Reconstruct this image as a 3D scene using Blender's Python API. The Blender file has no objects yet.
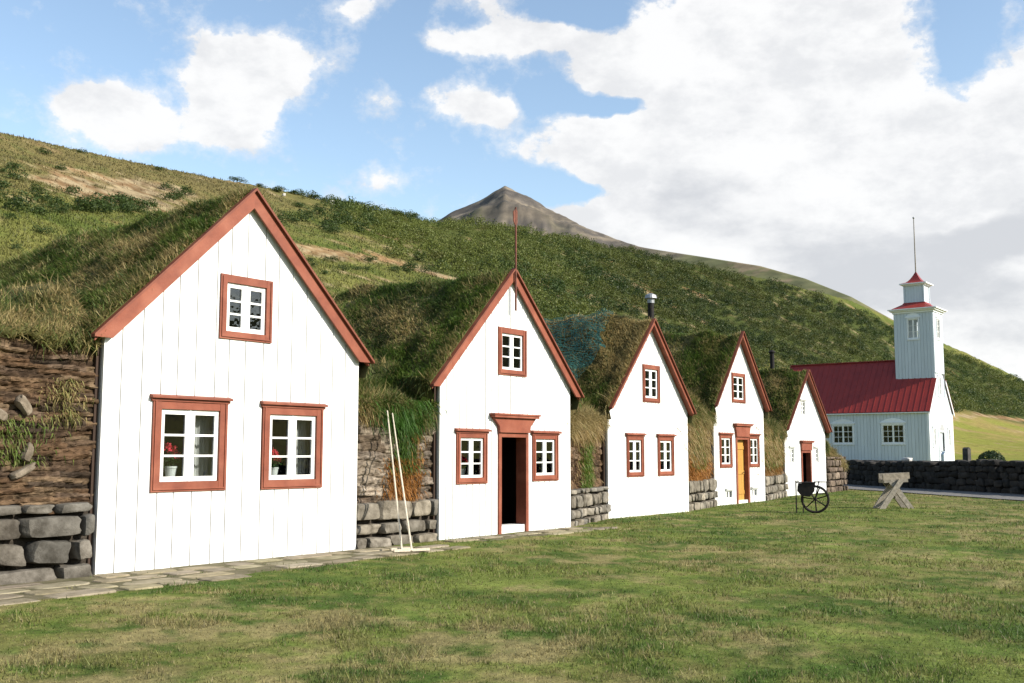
import math, random
import numpy as np

# ------------------------------------------------------------------ noise
def _hash(ix, iy, iz, seed):
    h = (ix.astype(np.int64) * 374761393 + iy.astype(np.int64) * 668265263 + iz.astype(np.int64) * 2147483647 + seed * 974634779) & 0xFFFFFFFF
    h = ((h ^ (h >> 13)) * 1274126177) & 0xFFFFFFFF
    h = ((h ^ (h >> 15)) * 2246822519) & 0xFFFFFFFF
    return ((h ^ (h >> 16)) & 0xFFFFFF) / float(0xFFFFFF)

def vnoise(x, y, z=None, seed=0):
    x = np.asarray(x, float); y = np.asarray(y, float)
    z = np.zeros_like(x) if z is None else np.asarray(z, float)
    ix, iy, iz = np.floor(x), np.floor(y), np.floor(z)
    fx, fy, fz = x - ix, y - iy, z - iz
    fx = fx*fx*(3-2*fx); fy = fy*fy*(3-2*fy); fz = fz*fz*(3-2*fz)
    def c(a, b, d): return _hash(ix+a, iy+b, iz+d, seed)
    x00 = c(0,0,0)*(1-fx)+c(1,0,0)*fx; x10 = c(0,1,0)*(1-fx)+c(1,1,0)*fx
    x01 = c(0,0,1)*(1-fx)+c(1,0,1)*fx; x11 = c(0,1,1)*(1-fx)+c(1,1,1)*fx
    y0 = x00*(1-fy)+x10*fy; y1 = x01*(1-fy)+x11*fy
    return (y0*(1-fz)+y1*fz)*2-1

def fbm(x, y, z=None, oct=4, seed=0, gain=.5):
    s = 0; a = 1; n = 0; f = 1.0
    for i in range(oct):
        s = s + a*vnoise(np.asarray(x)*f+i*17.3, np.asarray(y)*f-i*9.1, None if z is None else np.asarray(z)*f, seed+i)
        n += a; a *= gain; f *= 2.03
    return s/n

def sstep(a, b, x):
    t = np.clip((np.asarray(x, float)-a)/(b-a), 0, 1)
    return t*t*(3-2*t)

def lerp3(a, b, t):
    return np.asarray(a, float)*(1-t)[:, None] + np.asarray(b, float)*t[:, None]

# ------------------------------------------------------------------ terrain
AZK = [-180, -90, -30, -10, 0, 5, 11, 13.9, 19, 23.6, 30, 36, 40.4, 46, 52.2, 57.8, 63.4, 75, 110, 150, 180]
ELK = [4, 6, 7.5, 5.5, 2.6, 1.8, 3.5, 5.15, 7.9, 9.3, 10.75, 11.9, 12.5, 13.5, 14.36, 15.05, 15.66, 16, 13, 6, 4]
RCK = [900, 900, 900, 900, 880, 820, 720, 690, 570, 480, 400, 345, 310, 270, 240, 220, 205, 195, 200, 300, 900]
RFK = [400, 400, 400, 300, 200, 140, 110, 100, 82, 70, 58, 50, 46, 40, 36, 33, 31, 29, 31, 60, 400]
PPK = [1.5, 1.5, 1.5, 1.6, 1.7, 1.75, 1.75, 1.75, 1.6, 1.45, 1.3, 1.25, 1.2, 1.18, 1.17, 1.16, 1.15, 1.15, 1.15, 1.2, 1.5]
WALL_P = np.array([55.26, 19.81]); WALL_D = np.array([.686, .7276]); WALL_N = np.array([.7276, -.686])

def wall_dist(x, y):
    return (x-WALL_P[0])*WALL_N[0] + (y-WALL_P[1])*WALL_N[1]

def hill_t(x, y):
    az = np.degrees(np.arctan2(y, x)); r = np.hypot(x, y)
    rc = np.interp(az, AZK, RCK); rf = np.interp(az, AZK, RFK)
    return (r-rf)/(rc-rf), r, az, rc

def height(x, y):
    x = np.asarray(x, float); y = np.asarray(y, float)
    t, r, az, rc = hill_t(x, y)
    el = np.interp(az, AZK, ELK); p = np.interp(az, AZK, PPK)
    zc = 1.0 + rc*np.tan(np.radians(el))
    tt = np.clip(t, 0, 1)
    z = zc*tt**p
    over = np.clip(r-rc, 0, None)
    z = z - np.minimum(over*.12 + over**2*.0004, zc*.75)*(t > 1)
    amp = sstep(0.0, .12, t)
    z = z + amp*(fbm(x/38, y/38, oct=3, seed=5)*1.1*(1-.5*sstep(.7, 1, t)) + fbm(x/9, y/9, oct=3, seed=9)*.35)
    z = z + .85*sstep(.8, 6.5, wall_dist(x, y))*sstep(-30, 10, y + 0*x)
    near = 1-amp
    z = z + near*(fbm(x/3.1, y/3.1, oct=2, seed=21)*.018 + fbm(x/.7, y/.7, oct=2, seed=22)*.008)*sstep(0, 3, r)
    return z
import bpy
from mathutils import Vector, Matrix
random.seed(11)
rng = np.random.default_rng(11)
R = math.radians
scene = bpy.context.scene
COL = scene.collection

# ------------------------------------------------------------------ mesh helpers
class MB:
    """collects faces for ONE mesh"""
    def __init__(s):
        s.v = []; s.c = []; s.n = 0; s.q = []; s.t = []; s.g = []
    def add(s, V, quads=None, tris=None, ngons=None, col=(1, 1, 1)):
        V = np.asarray(V, float).reshape(-1, 3); col = np.asarray(col, float)
        if col.ndim == 1: col = np.tile(col, (len(V), 1))
        s.v.append(V); s.c.append(col)
        if quads is not None and len(quads): s.q.append(np.asarray(quads, int)+s.n)
        if tris is not None and len(tris): s.t.append(np.asarray(tris, int)+s.n)
        for g in (ngons or []): s.g.append([i+s.n for i in g])
        s.n += len(V)
        return s
    def box(s, x0, x1, y0, y1, z0, z1, col=(1, 1, 1)):
        V = [(x0,y0,z0),(x1,y0,z0),(x1,y1,z0),(x0,y1,z0),(x0,y0,z1),(x1,y0,z1),(x1,y1,z1),(x0,y1,z1)]
        return s.hexa(V, col)
    def hexa(s, V, col=(1, 1, 1)):
        return s.add(V, [(0,3,2,1),(4,5,6,7),(0,1,5,4),(1,2,6,5),(2,3,7,6),(3,0,4,7)], col=col)
    def prism_xz(s, P, y0, y1, col=(1, 1, 1)):
        n = len(P)
        V = [(x, y0, z) for x, z in P]+[(x, y1, z) for x, z in P]
        sides = [(i, i+n, (i+1) % n+n, (i+1) % n) for i in range(n)]
        return s.add(V, sides, ngons=[list(range(n)), list(range(2*n-1, n-1, -1))], col=col)
    def bar(s, p, q, w, h, col=(1, 1, 1), up=(0, 0, 1)):
        p = Vector(p); q = Vector(q); d = (q-p).normalized(); up = Vector(up)
        a = d.cross(up)
        a = a.normalized() if a.length > 1e-4 else Vector((1, 0, 0))
        b = a.cross(d).normalized()
        V = []
        for o in (p, q):
            for i, j in ((-1,-1),(1,-1),(1,1),(-1,1)): V.append(tuple(o+a*(i*w/2)+b*(j*h/2)))
        return s.hexa(V, col)
    def tube(s, pts, r, n=8, col=(1, 1, 1), closed=False):
        pts = [Vector(p) for p in pts]; m = len(pts)
        rr = r if hasattr(r, '__len__') else [r]*m
        V = []
        for i, p in enumerate(pts):
            a = pts[(i-1) % m] if (closed or i > 0) else p
            b = pts[(i+1) % m] if (closed or i < m-1) else p
            d = (b-a).normalized()
            u = d.orthogonal().normalized() if abs(d.z) < .95 else d.cross(Vector((0, 1, 0))).normalized()
            if abs(d.z) < .95: u = d.cross(Vector((0, 0, 1))).normalized()
            w = u.cross(d)
            for k in range(n):
                t = 2*math.pi*k/n
                V.append(tuple(p+(u*math.cos(t)+w*math.sin(t))*rr[i]))
        Q = []
        for i in range(m if closed else m-1):
            j = (i+1) % m
            for k in range(n): Q.append((i*n+k, j*n+k, j*n+(k+1) % n, i*n+(k+1) % n))
        ng = [] if closed else [list(range(n)), list(range(m*n-1, (m-1)*n-1, -1))]
        return s.add(V, Q, ngons=ng, col=col)
    def grid(s, P, col=(1, 1, 1), flip=False):
        a, b = P.shape[:2]; I = np.arange(a*b).reshape(a, b)
        Q = np.stack([I[:-1,:-1], I[1:,:-1], I[1:,1:], I[:-1,1:]], -1).reshape(-1, 4)
        if flip: Q = Q[:, ::-1]
        col = np.asarray(col, float)
        return s.add(P.reshape(-1, 3), Q, col=col.reshape(-1, 3) if col.ndim > 1 else col)
    def mesh(s, name, mat, smooth=False):
        me = bpy.data.meshes.new(name)
        V = np.concatenate(s.v); C = np.concatenate(s.c)
        fl = []; cnt = []
        for arr, k in ((s.q, 4), (s.t, 3)):
            if arr:
                A = np.concatenate(arr); fl.append(A.reshape(-1)); cnt.append(np.full(len(A), k))
        for g in s.g: fl.append(np.array(g)); cnt.append(np.array([len(g)]))
        L = np.concatenate(fl).astype(np.int32); cnt = np.concatenate(cnt)
        st = np.concatenate([[0], np.cumsum(cnt)[:-1]]).astype(np.int32)
        me.vertices.add(len(V)); me.vertices.foreach_set('co', V.astype(np.float32).reshape(-1))
        me.loops.add(len(L)); me.loops.foreach_set('vertex_index', L)
        me.polygons.add(len(cnt)); me.polygons.foreach_set('loop_start', st)
        me.update(calc_edges=True)
        at = me.attributes.new('Col', 'FLOAT_COLOR', 'POINT')
        at.data.foreach_set('color', np.concatenate([C, np.ones((len(C), 1))], 1).astype(np.float32).reshape(-1))
        me.polygons.foreach_set('use_smooth', np.full(len(cnt), bool(smooth)))
        if mat: me.materials.append(mat)
        return me
    def build(s, name, mat, parent=None, smooth=False, loc=None, rot=None):
        o = bpy.data.objects.new(name, s.mesh(name, mat, smooth)); COL.objects.link(o)
        if parent is not None: o.parent = parent
        if loc is not None: o.location = loc
        if rot is not None: o.rotation_euler = rot
        return o

def empty(name, loc=(0, 0, 0), rz=0, parent=None):
    o = bpy.data.objects.new(name, None); COL.objects.link(o)
    o.location = loc; o.rotation_euler = (0, 0, rz); o.empty_display_size = .2
    if parent is not None: o.parent = parent
    return o

def tag(o, label, cat, group=None, kind=None):
    o['label'] = label; o['category'] = cat
    if group: o['group'] = group
    if kind: o['kind'] = kind
    return o

# ------------------------------------------------------------------ materials
def new_mat(name):
    m = bpy.data.materials.new(name); m.use_nodes = True
    nt = m.node_tree; nt.nodes.clear()
    out = nt.nodes.new('ShaderNodeOutputMaterial')
    b = nt.nodes.new('ShaderNodeBsdfPrincipled')
    nt.links.new(b.outputs[0], out.inputs[0])
    return m, nt, b, out

def N(nt, t, **kw):
    n = nt.nodes.new(t)
    for k, v in kw.items():
        if k.startswith('i_'):
            key = k[2:]; key = int(key) if key.isdigit() else key
            n.inputs[key].default_value = v
        else: setattr(n, k, v)
    return n

def mat_noise(name, c0, c1, scale=4, rough=.7, bump=.0, bscale=30, spec=.3, stretch=(1, 1, 1), attr=False, detail=5, c2=None, scale2=.6, lo=.35, hi=.65, metal=0):
    m, nt, b, out = new_mat(name)
    tc = N(nt, 'ShaderNodeTexCoord'); mp = N(nt, 'ShaderNodeMapping'); mp.inputs['Scale'].default_value = stretch
    nt.links.new(tc.outputs['Object'], mp.inputs[0])
    n1 = N(nt, 'ShaderNodeTexNoise', i_Scale=scale, i_Detail=detail, i_Roughness=.6); nt.links.new(mp.outputs[0], n1.inputs['Vector'])
    mr = N(nt, 'ShaderNodeMapRange'); mr.inputs[1].default_value = lo; mr.inputs[2].default_value = hi
    nt.links.new(n1.outputs[0], mr.inputs[0])
    mx = N(nt, 'ShaderNodeMix', data_type='RGBA'); mx.inputs[6].default_value = (*c0, 1); mx.inputs[7].default_value = (*c1, 1)
    nt.links.new(mr.outputs[0], mx.inputs[0]); cur = mx.outputs[2]
    if c2:
        n3 = N(nt, 'ShaderNodeTexNoise', i_Scale=scale2, i_Detail=3); nt.links.new(tc.outputs['Object'], n3.inputs['Vector'])
        mr2 = N(nt, 'ShaderNodeMapRange'); mr2.inputs[1].default_value = .5; mr2.inputs[2].default_value = .7
        nt.links.new(n3.outputs[0], mr2.inputs[0])
        m2 = N(nt, 'ShaderNodeMix', data_type='RGBA'); m2.inputs[7].default_value = (*c2, 1)
        nt.links.new(mr2.outputs[0], m2.inputs[0]); nt.links.new(cur, m2.inputs[6]); cur = m2.outputs[2]
    if attr:
        at = N(nt, 'ShaderNodeAttribute', attribute_name='Col')
        m3 = N(nt, 'ShaderNodeMix', data_type='RGBA', blend_type='MULTIPLY'); m3.inputs[0].default_value = 1
        nt.links.new(cur, m3.inputs[6]); nt.links.new(at.outputs[0], m3.inputs[7]); cur = m3.outputs[2]
    nt.links.new(cur, b.inputs['Base Color'])
    b.inputs['Roughness'].default_value = rough; b.inputs['Specular IOR Level'].default_value = spec; b.inputs['Metallic'].default_value = metal
    if bump:
        nb = N(nt, 'ShaderNodeTexNoise', i_Scale=bscale, i_Detail=6, i_Roughness=.65); nt.links.new(mp.outputs[0], nb.inputs['Vector'])
        bp = N(nt, 'ShaderNodeBump', i_Strength=bump, i_Distance=.02); nt.links.new(nb.outputs[0], bp.inputs['Height'])
        nt.links.new(bp.outputs[0], b.inputs['Normal'])
    return m

def mat_leaf(name, trans=.35, rough=.55, spec=.25):
    m, nt, b, out = new_mat(name)
    at = N(nt, 'ShaderNodeAttribute', attribute_name='Col')
    nt.links.new(at.outputs[0], b.inputs['Base Color']); b.inputs['Roughness'].default_value = rough; b.inputs['Specular IOR Level'].default_value = spec
    tr = N(nt, 'ShaderNodeBsdfTranslucent'); nt.links.new(at.outputs[0], tr.inputs[0])
    mx = N(nt, 'ShaderNodeMixShader', i_0=trans); nt.links.new(b.outputs[0], mx.inputs[1]); nt.links.new(tr.outputs[0], mx.inputs[2])
    nt.links.new(mx.outputs[0], out.inputs[0])
    return m

def mat_glass(name):
    m, nt, b, out = new_mat(name); nt.nodes.remove(b)
    tr = N(nt, 'ShaderNodeBsdfTransparent'); tr.inputs[0].default_value = (.86, .9, .9, 1)
    tc = N(nt, 'ShaderNodeTexCoord')
    ns = N(nt, 'ShaderNodeTexNoise', i_Scale=5.0, i_Detail=2); nt.links.new(tc.outputs['Object'], ns.inputs['Vector'])
    bp = N(nt, 'ShaderNodeBump', i_Strength=.25, i_Distance=.02); nt.links.new(ns.outputs[0], bp.inputs['Height'])
    gl = N(nt, 'ShaderNodeBsdfGlossy', i_Roughness=.02); nt.links.new(bp.outputs[0], gl.inputs['Normal'])
    fr = N(nt, 'ShaderNodeFresnel', i_IOR=1.52); nt.links.new(bp.outputs[0], fr.inputs['Normal'])
    ad = N(nt, 'ShaderNodeMath', operation='MULTIPLY', i_1=2.0); nt.links.new(fr.outputs[0], ad.inputs[0])
    mx = N(nt, 'ShaderNodeMixShader'); nt.links.new(ad.outputs[0], mx.inputs[0]); nt.links.new(tr.outputs[0], mx.inputs[1]); nt.links.new(gl.outputs[0], mx.inputs[2])
    nt.links.new(mx.outputs[0], out.inputs[0])
    return m

def mat_cloth(name, c):
    m, nt, b, out = new_mat(name)
    b.inputs['Base Color'].default_value = (*c, 1); b.inputs['Roughness'].default_value = .9
    tr = N(nt, 'ShaderNodeBsdfTranslucent'); tr.inputs[0].default_value = (*c, 1)
    mx = N(nt, 'ShaderNodeMixShader', i_0=.4); nt.links.new(b.outputs[0], mx.inputs[1]); nt.links.new(tr.outputs[0], mx.inputs[2])
    nt.links.new(mx.outputs[0], out.inputs[0])
    return m

M = {}
M['white'] = mat_noise('white_paint', (.72, .72, .705), (.66, .66, .64), scale=3, rough=.55, bump=.15, bscale=14, stretch=(6, 6, .6), attr=True)
M['sash'] = mat_noise('white_gloss_paint', (.80, .80, .78), (.74, .74, .71), scale=9, rough=.4, attr=True)
M['red'] = mat_noise('faded_red_paint', (.225, .063, .033), (.175, .048, .026), scale=5, rough=.6, bump=.2, bscale=20, attr=True, c2=(.26, .085, .048), scale2=2.3)
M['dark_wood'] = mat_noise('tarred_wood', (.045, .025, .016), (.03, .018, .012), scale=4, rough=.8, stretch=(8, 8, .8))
M['yellow'] = mat_noise('ochre_paint', (.46, .255, .06), (.38, .2, .045), scale=6, rough=.5, stretch=(8, 8, .7), attr=True)
M['glass'] = mat_glass('window_glass')
M['curtain'] = mat_cloth('curtain_cloth', (.62, .62, .6))
M['leaf'] = mat_leaf('leaf', .3)
M['grass'] = mat_leaf('grass_blade', .4)
M['soil'] = mat_noise('turf_soil', (.085, .078, .030), (.050, .056, .018), scale=2.5, rough=.95, bump=.8, bscale=9, spec=.1, c2=(.13, .11, .05), scale2=1.3)
M['strip'] = mat_noise('turf_strip', (1, 1, 1), (.5, .47, .44), scale=3, rough=.95, bump=.9, bscale=14, spec=.1, stretch=(1.2, 1.2, 5), attr=True)
M['stone'] = mat_noise('field_stone', (1.1, 1.08, 1.04), (.42, .40, .36), scale=5, rough=.9, bump=.9, bscale=18, spec=.2, attr=True, detail=9)
M['flag'] = mat_noise('flagstone', (1.05, 1.02, .98), (.6, .58, .5), scale=5, rough=.9, bump=.5, bscale=14, spec=.2, attr=True)
M['basalt'] = mat_noise('dark_basalt', (1.2, 1.15, 1.1), (.5, .5, .5), scale=3, rough=.9, bump=.8, bscale=8, spec=.2, attr=True)
M['joint'] = mat_noise('earth_joint', (.15, .13, .085), (.085, .08, .042), scale=4, rough=1, bump=.6, bscale=14, spec=.05)
M['gravel'] = mat_noise('gravel', (.20, .19, .178), (.12, .115, .108), scale=6, rough=.95, bump=.8, bscale=26, spec=.1, detail=8)
M['iron'] = mat_noise('black_iron', (.008, .008, .009), (.02, .015, .012), scale=12, rough=.7, bump=.2, spec=.2)
M['rust'] = mat_noise('rusty_rod', (.17, .055, .03), (.09, .03, .02), scale=12, rough=.7, spec=.3)
M['zinc'] = mat_noise('zinc', (.32, .33, .34), (.22, .23, .24), scale=9, rough=.5, metal=.6)
M['rake'] = mat_noise('bleached_wood', (.60, .53, .42), (.46, .40, .31), scale=8, rough=.75, stretch=(3, 3, 3))
M['grey_wood'] = mat_noise('weathered_wood', (.29, .255, .205), (.17, .15, .12), scale=4, rough=.85, bump=.5, bscale=14, stretch=(3, 3, 3), attr=True)
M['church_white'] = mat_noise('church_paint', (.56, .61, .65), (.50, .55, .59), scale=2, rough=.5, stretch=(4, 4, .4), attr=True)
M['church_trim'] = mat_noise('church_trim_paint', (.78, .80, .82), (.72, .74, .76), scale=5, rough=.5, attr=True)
M['church_roof'] = mat_noise('church_roof_paint', (.27, .031, .023), (.215, .025, .020), scale=1.5, rough=.45, spec=.35, stretch=(1, 1, 1), attr=True)
M['net'] = mat_noise('netting', (.020, .085, .072), (.028, .11, .088), scale=3, rough=.7, attr=False)
M['pot'] = mat_noise('pot_glaze', (.6, .62, .6), (.5, .52, .5), scale=8, rough=.4)
M['blossom'] = mat_leaf('blossom', .3)
M['mountain'] = mat_noise('mountain_rock', (1.15, 1.12, 1.08), (.72, .72, .72), scale=.03, rough=1, bump=0, spec=.05, attr=True, detail=9)
M['rockpale'] = mat_noise('pale_rock', (.5, .48, .44), (.38, .36, .33), scale=2, rough=.9)

def mat_ground(name):
    m, nt, b, out = new_mat(name)
    at = N(nt, 'ShaderNodeAttribute', attribute_name='Col')
    tc = N(nt, 'ShaderNodeTexCoord')
    n1 = N(nt, 'ShaderNodeTexNoise', i_Scale=9.0, i_Detail=6, i_Roughness=.7); nt.links.new(tc.outputs['Object'], n1.inputs['Vector'])
    n2 = N(nt, 'ShaderNodeTexNoise', i_Scale=.9, i_Detail=7, i_Roughness=.72); nt.links.new(tc.outputs['Object'], n2.inputs['Vector'])
    ml = N(nt, 'ShaderNodeMath', operation='MULTIPLY'); nt.links.new(n1.outputs[0], ml.inputs[0]); nt.links.new(n2.outputs[0], ml.inputs[1])
    mr = N(nt, 'ShaderNodeMapRange'); mr.inputs[1].default_value = .12; mr.inputs[2].default_value = .40; mr.inputs[3].default_value = .55; mr.inputs[4].default_value = 1.5
    nt.links.new(ml.outputs[0], mr.inputs[0])
    mx = N(nt, 'ShaderNodeMix', data_type='RGBA', blend_type='MULTIPLY'); mx.inputs[0].default_value = 1
    nt.links.new(at.outputs[0], mx.inputs[6]); nt.links.new(mr.outputs[0], mx.inputs[7])
    nt.links.new(mx.outputs[2], b.inputs['Base Color']); b.inputs['Roughness'].default_value = 1; b.inputs['Specular IOR Level'].default_value = .05
    bp = N(nt, 'ShaderNodeBump', i_Strength=.6, i_Distance=.15); nt.links.new(n2.outputs[0], bp.inputs['Height']); nt.links.new(bp.outputs[0], b.inputs['Normal'])
    return m
M['ground'] = mat_ground('meadow_ground')

# ------------------------------------------------------------------ grass blades
def blades(mb, P, H, W, D, bend, col, seg=2):
    """P base points, H length, W width, D unit growth direction, bend: tip offset vectors"""
    n = len(P); a = rng.uniform(0, 2*math.pi, n)
    side = np.stack([np.cos(a), np.sin(a), np.zeros(n)], 1)*W[:, None]*.5
    tip = P+D*H[:, None]+bend
    if seg == 1:
        V = np.stack([P-side, P+side, tip], 1).reshape(-1, 3)
        T = np.arange(n*3).reshape(n, 3)
        mb.add(V, tris=T, col=np.repeat(col, 3, 0))
    else:
        mid = P+D*H[:, None]*.55+bend*.28
        V = np.stack([P-side, P+side, mid+side*.75, mid-side*.75, tip], 1).reshape(-1, 3)
        I = np.arange(n)[:, None]*5
        mb.add(V, I+np.array([[0, 1, 2, 3]]), tris=I+np.array([[3, 2, 4]]), col=np.repeat(col, 5, 0))

GREEN = np.array([.075, .125, .020]); DARK = np.array([.036, .068, .013]); OLIVE = np.array([.120, .128, .036]); STRAW = np.array([.29, .225, .10])

def grass_colors(x, y, z=None, straw=.3, scale=1.0, seed=3):
    n = len(x)
    a = fbm(x/scale/1.3, y/scale/1.3, z, oct=4, seed=seed); b = fbm(x/scale/.5, y/scale/.5, z, oct=3, seed=seed+50)
    c = lerp3(DARK, GREEN, sstep(-.45, .15, a+.3*b+rng.normal(0, .15, n)))
    c = lerp3(c, np.tile(OLIVE, (n, 1)), sstep(-.1, .5, b+rng.normal(0, .2, n)))
    s = sstep(.62-straw, .95-straw*.7, .5+.75*fbm(x/scale/.9, y/scale/.9, z, oct=4, seed=seed+90)+rng.normal(0, .16, n))
    c = lerp3(c, np.tile(STRAW, (n, 1)), s)
    return c*rng.uniform(.75, 1.25, n)[:, None]

def rand_grid(P, n, weight=None):
    """random points + normals on a grid surface P[a,b,3]"""
    a, b = P.shape[:2]
    A = np.cross(P[1:, :-1]-P[:-1, :-1], P[:-1, 1:]-P[:-1, :-1])
    w = np.linalg.norm(A, axis=-1)
    if weight is not None: w = w*weight
    k = rng.choice(w.size, n, p=(w/w.sum()).reshape(-1))
    i, j = k//(b-1), k % (b-1)
    u, v = rng.random(n)[:, None], rng.random(n)[:, None]
    p = P[i, j]*(1-u)*(1-v)+P[i+1, j]*u*(1-v)+P[i, j+1]*(1-u)*v+P[i+1, j+1]*u*v
    nn = A[i, j]/np.maximum(np.linalg.norm(A[i, j], axis=-1), 1e-9)[:, None]
    return p, nn, i, j

def turf_grass(mb, P, n, hgt=(.12, .3), wid=.012, straw=.3, seed=3, droop=1.0, weight=None, flip=False, zoff=(0, 0, 0), lay=.35):
    p, nn, i, j = rand_grid(P, n, weight)
    if flip: nn = -nn
    q = p+np.asarray(zoff)
    D = nn*.6+np.array([0, 0, .55])+rng.normal(0, .48, (n, 3)); D /= np.linalg.norm(D, axis=1)[:, None]
    H = rng.uniform(*hgt, n)*(.6+.7*sstep(-.5, .5, fbm(q[:, 0]/.45, q[:, 1]/.45, q[:, 2]/.45, oct=2, seed=seed+7)))
    down = nn*1.0; down[:, 2] = 0
    bend = down*(H*lay*1.2)[:, None]+np.array([0, 0, -1])*(H*lay*.8*rng.uniform(.2, 1.3, n)*droop)[:, None]+rng.normal(0, .42, (n, 3))*H[:, None]
    blades(mb, p, H, np.full(n, wid)*rng.uniform(.7, 1.4, n), D, bend, 1.2*grass_colors(q[:, 0], q[:, 1], q[:, 2], straw, 1.0, seed))

# ------------------------------------------------------------------ rounded stone
_g = np.linspace(-1, 1, 6)
def _cube():
    V = []; Q = []; n = 0; a, b = np.meshgrid(_g, _g, indexing='ij'); I = np.arange(36).reshape(6, 6)
    q = np.stack([I[:-1, :-1], I[1:, :-1], I[1:, 1:], I[:-1, 1:]], -1).reshape(-1, 4)
    for ax in range(3):
        for sg in (-1, 1):
            P = np.zeros((6, 6, 3)); P[..., ax] = sg; P[..., (ax+1) % 3] = a; P[..., (ax+2) % 3] = b
            V.append(P.reshape(-1, 3)); Q.append((q if sg > 0 else q[:, ::-1])+n); n += 36
    return np.concatenate(V), np.concatenate(Q)
CUBE_V, CUBE_Q = _cube()
def stone(mb, c, U, Vv, Nn, w, h, d, col, rnd=6, rough=.06):
    p = CUBE_V/(np.sum(np.abs(CUBE_V)**rnd, 1)**(1/rnd))[:, None]
    s = rng.uniform(0, 100)
    k = np.stack([fbm(p[:, 0]*1.3+s, p[:, 1]*1.3, p[:, 2]*1.3+s*i, oct=3, seed=31+i) for i in range(3)], 1)
    p = p+k*rough*2.2
    sk = rng.uniform(-.17, .17, 3)
    q = p.copy(); q[:, 0] += sk[0]*p[:, 1]; q[:, 1] += sk[1]*p[:, 0]; q[:, 2] += sk[2]*p[:, 0]
    X = np.asarray(c)+q[:, :1]*np.asarray(U)*w/2+q[:, 1:2]*np.asarray(Vv)*h/2+q[:, 2:3]*np.asarray(Nn)*d/2
    mb.add(X, CUBE_Q, col=col)
# ------------------------------------------------------------------ the ground
def build_ground():
    az = np.radians(np.concatenate([np.arange(-180, -6, 6), np.arange(-6, 82, .2), np.arange(82, 180, 6)]))
    r = np.concatenate([[0.0, 1, 2, 3], np.geomspace(3.6, 60, 190), np.geomspace(61, 950, 270), np.geomspace(1000, 9000, 16)])
    AZ, RR = np.meshgrid(az, r, indexing='ij')
    X, Y = RR*np.cos(AZ), RR*np.sin(AZ)
    Z = height(X, Y)
    T, _, AD, _ = hill_t(X, Y)
    C = ground_color(X.reshape(-1), Y.reshape(-1), T.reshape(-1), AD.reshape(-1))
    P = np.stack([X, Y, Z], -1).reshape(-1, 3)
    na, nr = len(az), len(r); I = np.arange(na*nr).reshape(na, nr)
    J = np.roll(I, -1, 0)
    Q = np.stack([I[:, :-1], I[:, 1:], J[:, 1:], J[:, :-1]], -1).reshape(-1, 4)
    hill = (T.reshape(-1)[Q].mean(1) > 0)
    for nm, sel, kk in (('lawn', ~hill, 0), ('hillside', hill, 0)):
        q = Q[sel]; used, inv = np.unique(q, return_inverse=True)
        mb = MB(); mb.add(P[used], inv.reshape(-1, 4), col=C[used])
        o = mb.build(nm, M['ground'], smooth=True); o['kind'] = 'structure'

SOIL = [((94, 147), (24, 12), 42), ((80, 134), (14, 6), 42), ((112, 160), (8, 5), 42),
        ((119, 124), (27, 7.5), 5), ((101, 118), (9, 6), 5), ((137, 122), (9, 4), -10),
        ((251, 149), (17, 5.5), 78), ((241, 128), (15, 5), 66), ((205, 120), (9, 4), 60), ((300, 150), (14, 4), 60)        ]
def soil_mask(x, y):
    m = np.zeros_like(x)
    w = fbm(x/7, y/7, oct=4, seed=70)*.75+fbm(x/1.8, y/1.8, oct=3, seed=73)*.35
    for (cx, cy), (a, b), th in SOIL:
        c, s = math.cos(R(th)), math.sin(R(th))
        u = ((x-cx)*c+(y-cy)*s)/a; v = (-(x-cx)*s+(y-cy)*c)/b
        m = np.maximum(m, 1.15-np.hypot(u, v))
    t, r, az, _ = hill_t(x, y)
    band = (1-np.abs(t-np.interp(az, [9.5, 11, 12.6, 14.3, 15.5], [.50, .47, .415, .345, .30]))/.028)*(az < 16)*(az > 6)
    m = np.maximum(m, np.clip(band, -2, 1)*.9)
    return sstep(.15, .6, m*.85+w*.9)*(m > -.5)

def lawn_color(x, y):
    n = len(x)
    a = fbm(x/.95, y/.95, oct=4, seed=101); b = fbm(x/.27, y/.27, oct=3, seed=102); c = fbm(x/5, y/5, oct=2, seed=103)
    d = fbm(x/.13, y/.13, oct=2, seed=108)
    col = lerp3(np.array([.064, .104, .020]), np.array([.140, .170, .038]), sstep(-.5, .4, a+.45*b+.3*d))
    col = lerp3(col, np.tile([.175, .165, .055], (n, 1)), sstep(-.15, .5, b*.9+c*.5+.4*d)*.8)
    s = sstep(.04, .50, .8*fbm(x/.75, y/.75, oct=4, seed=104)+.4*c+.38*b+.22*d)
    col = lerp3(col, np.tile([.30, .235, .115], (n, 1)), s*.54)
    return col

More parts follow.
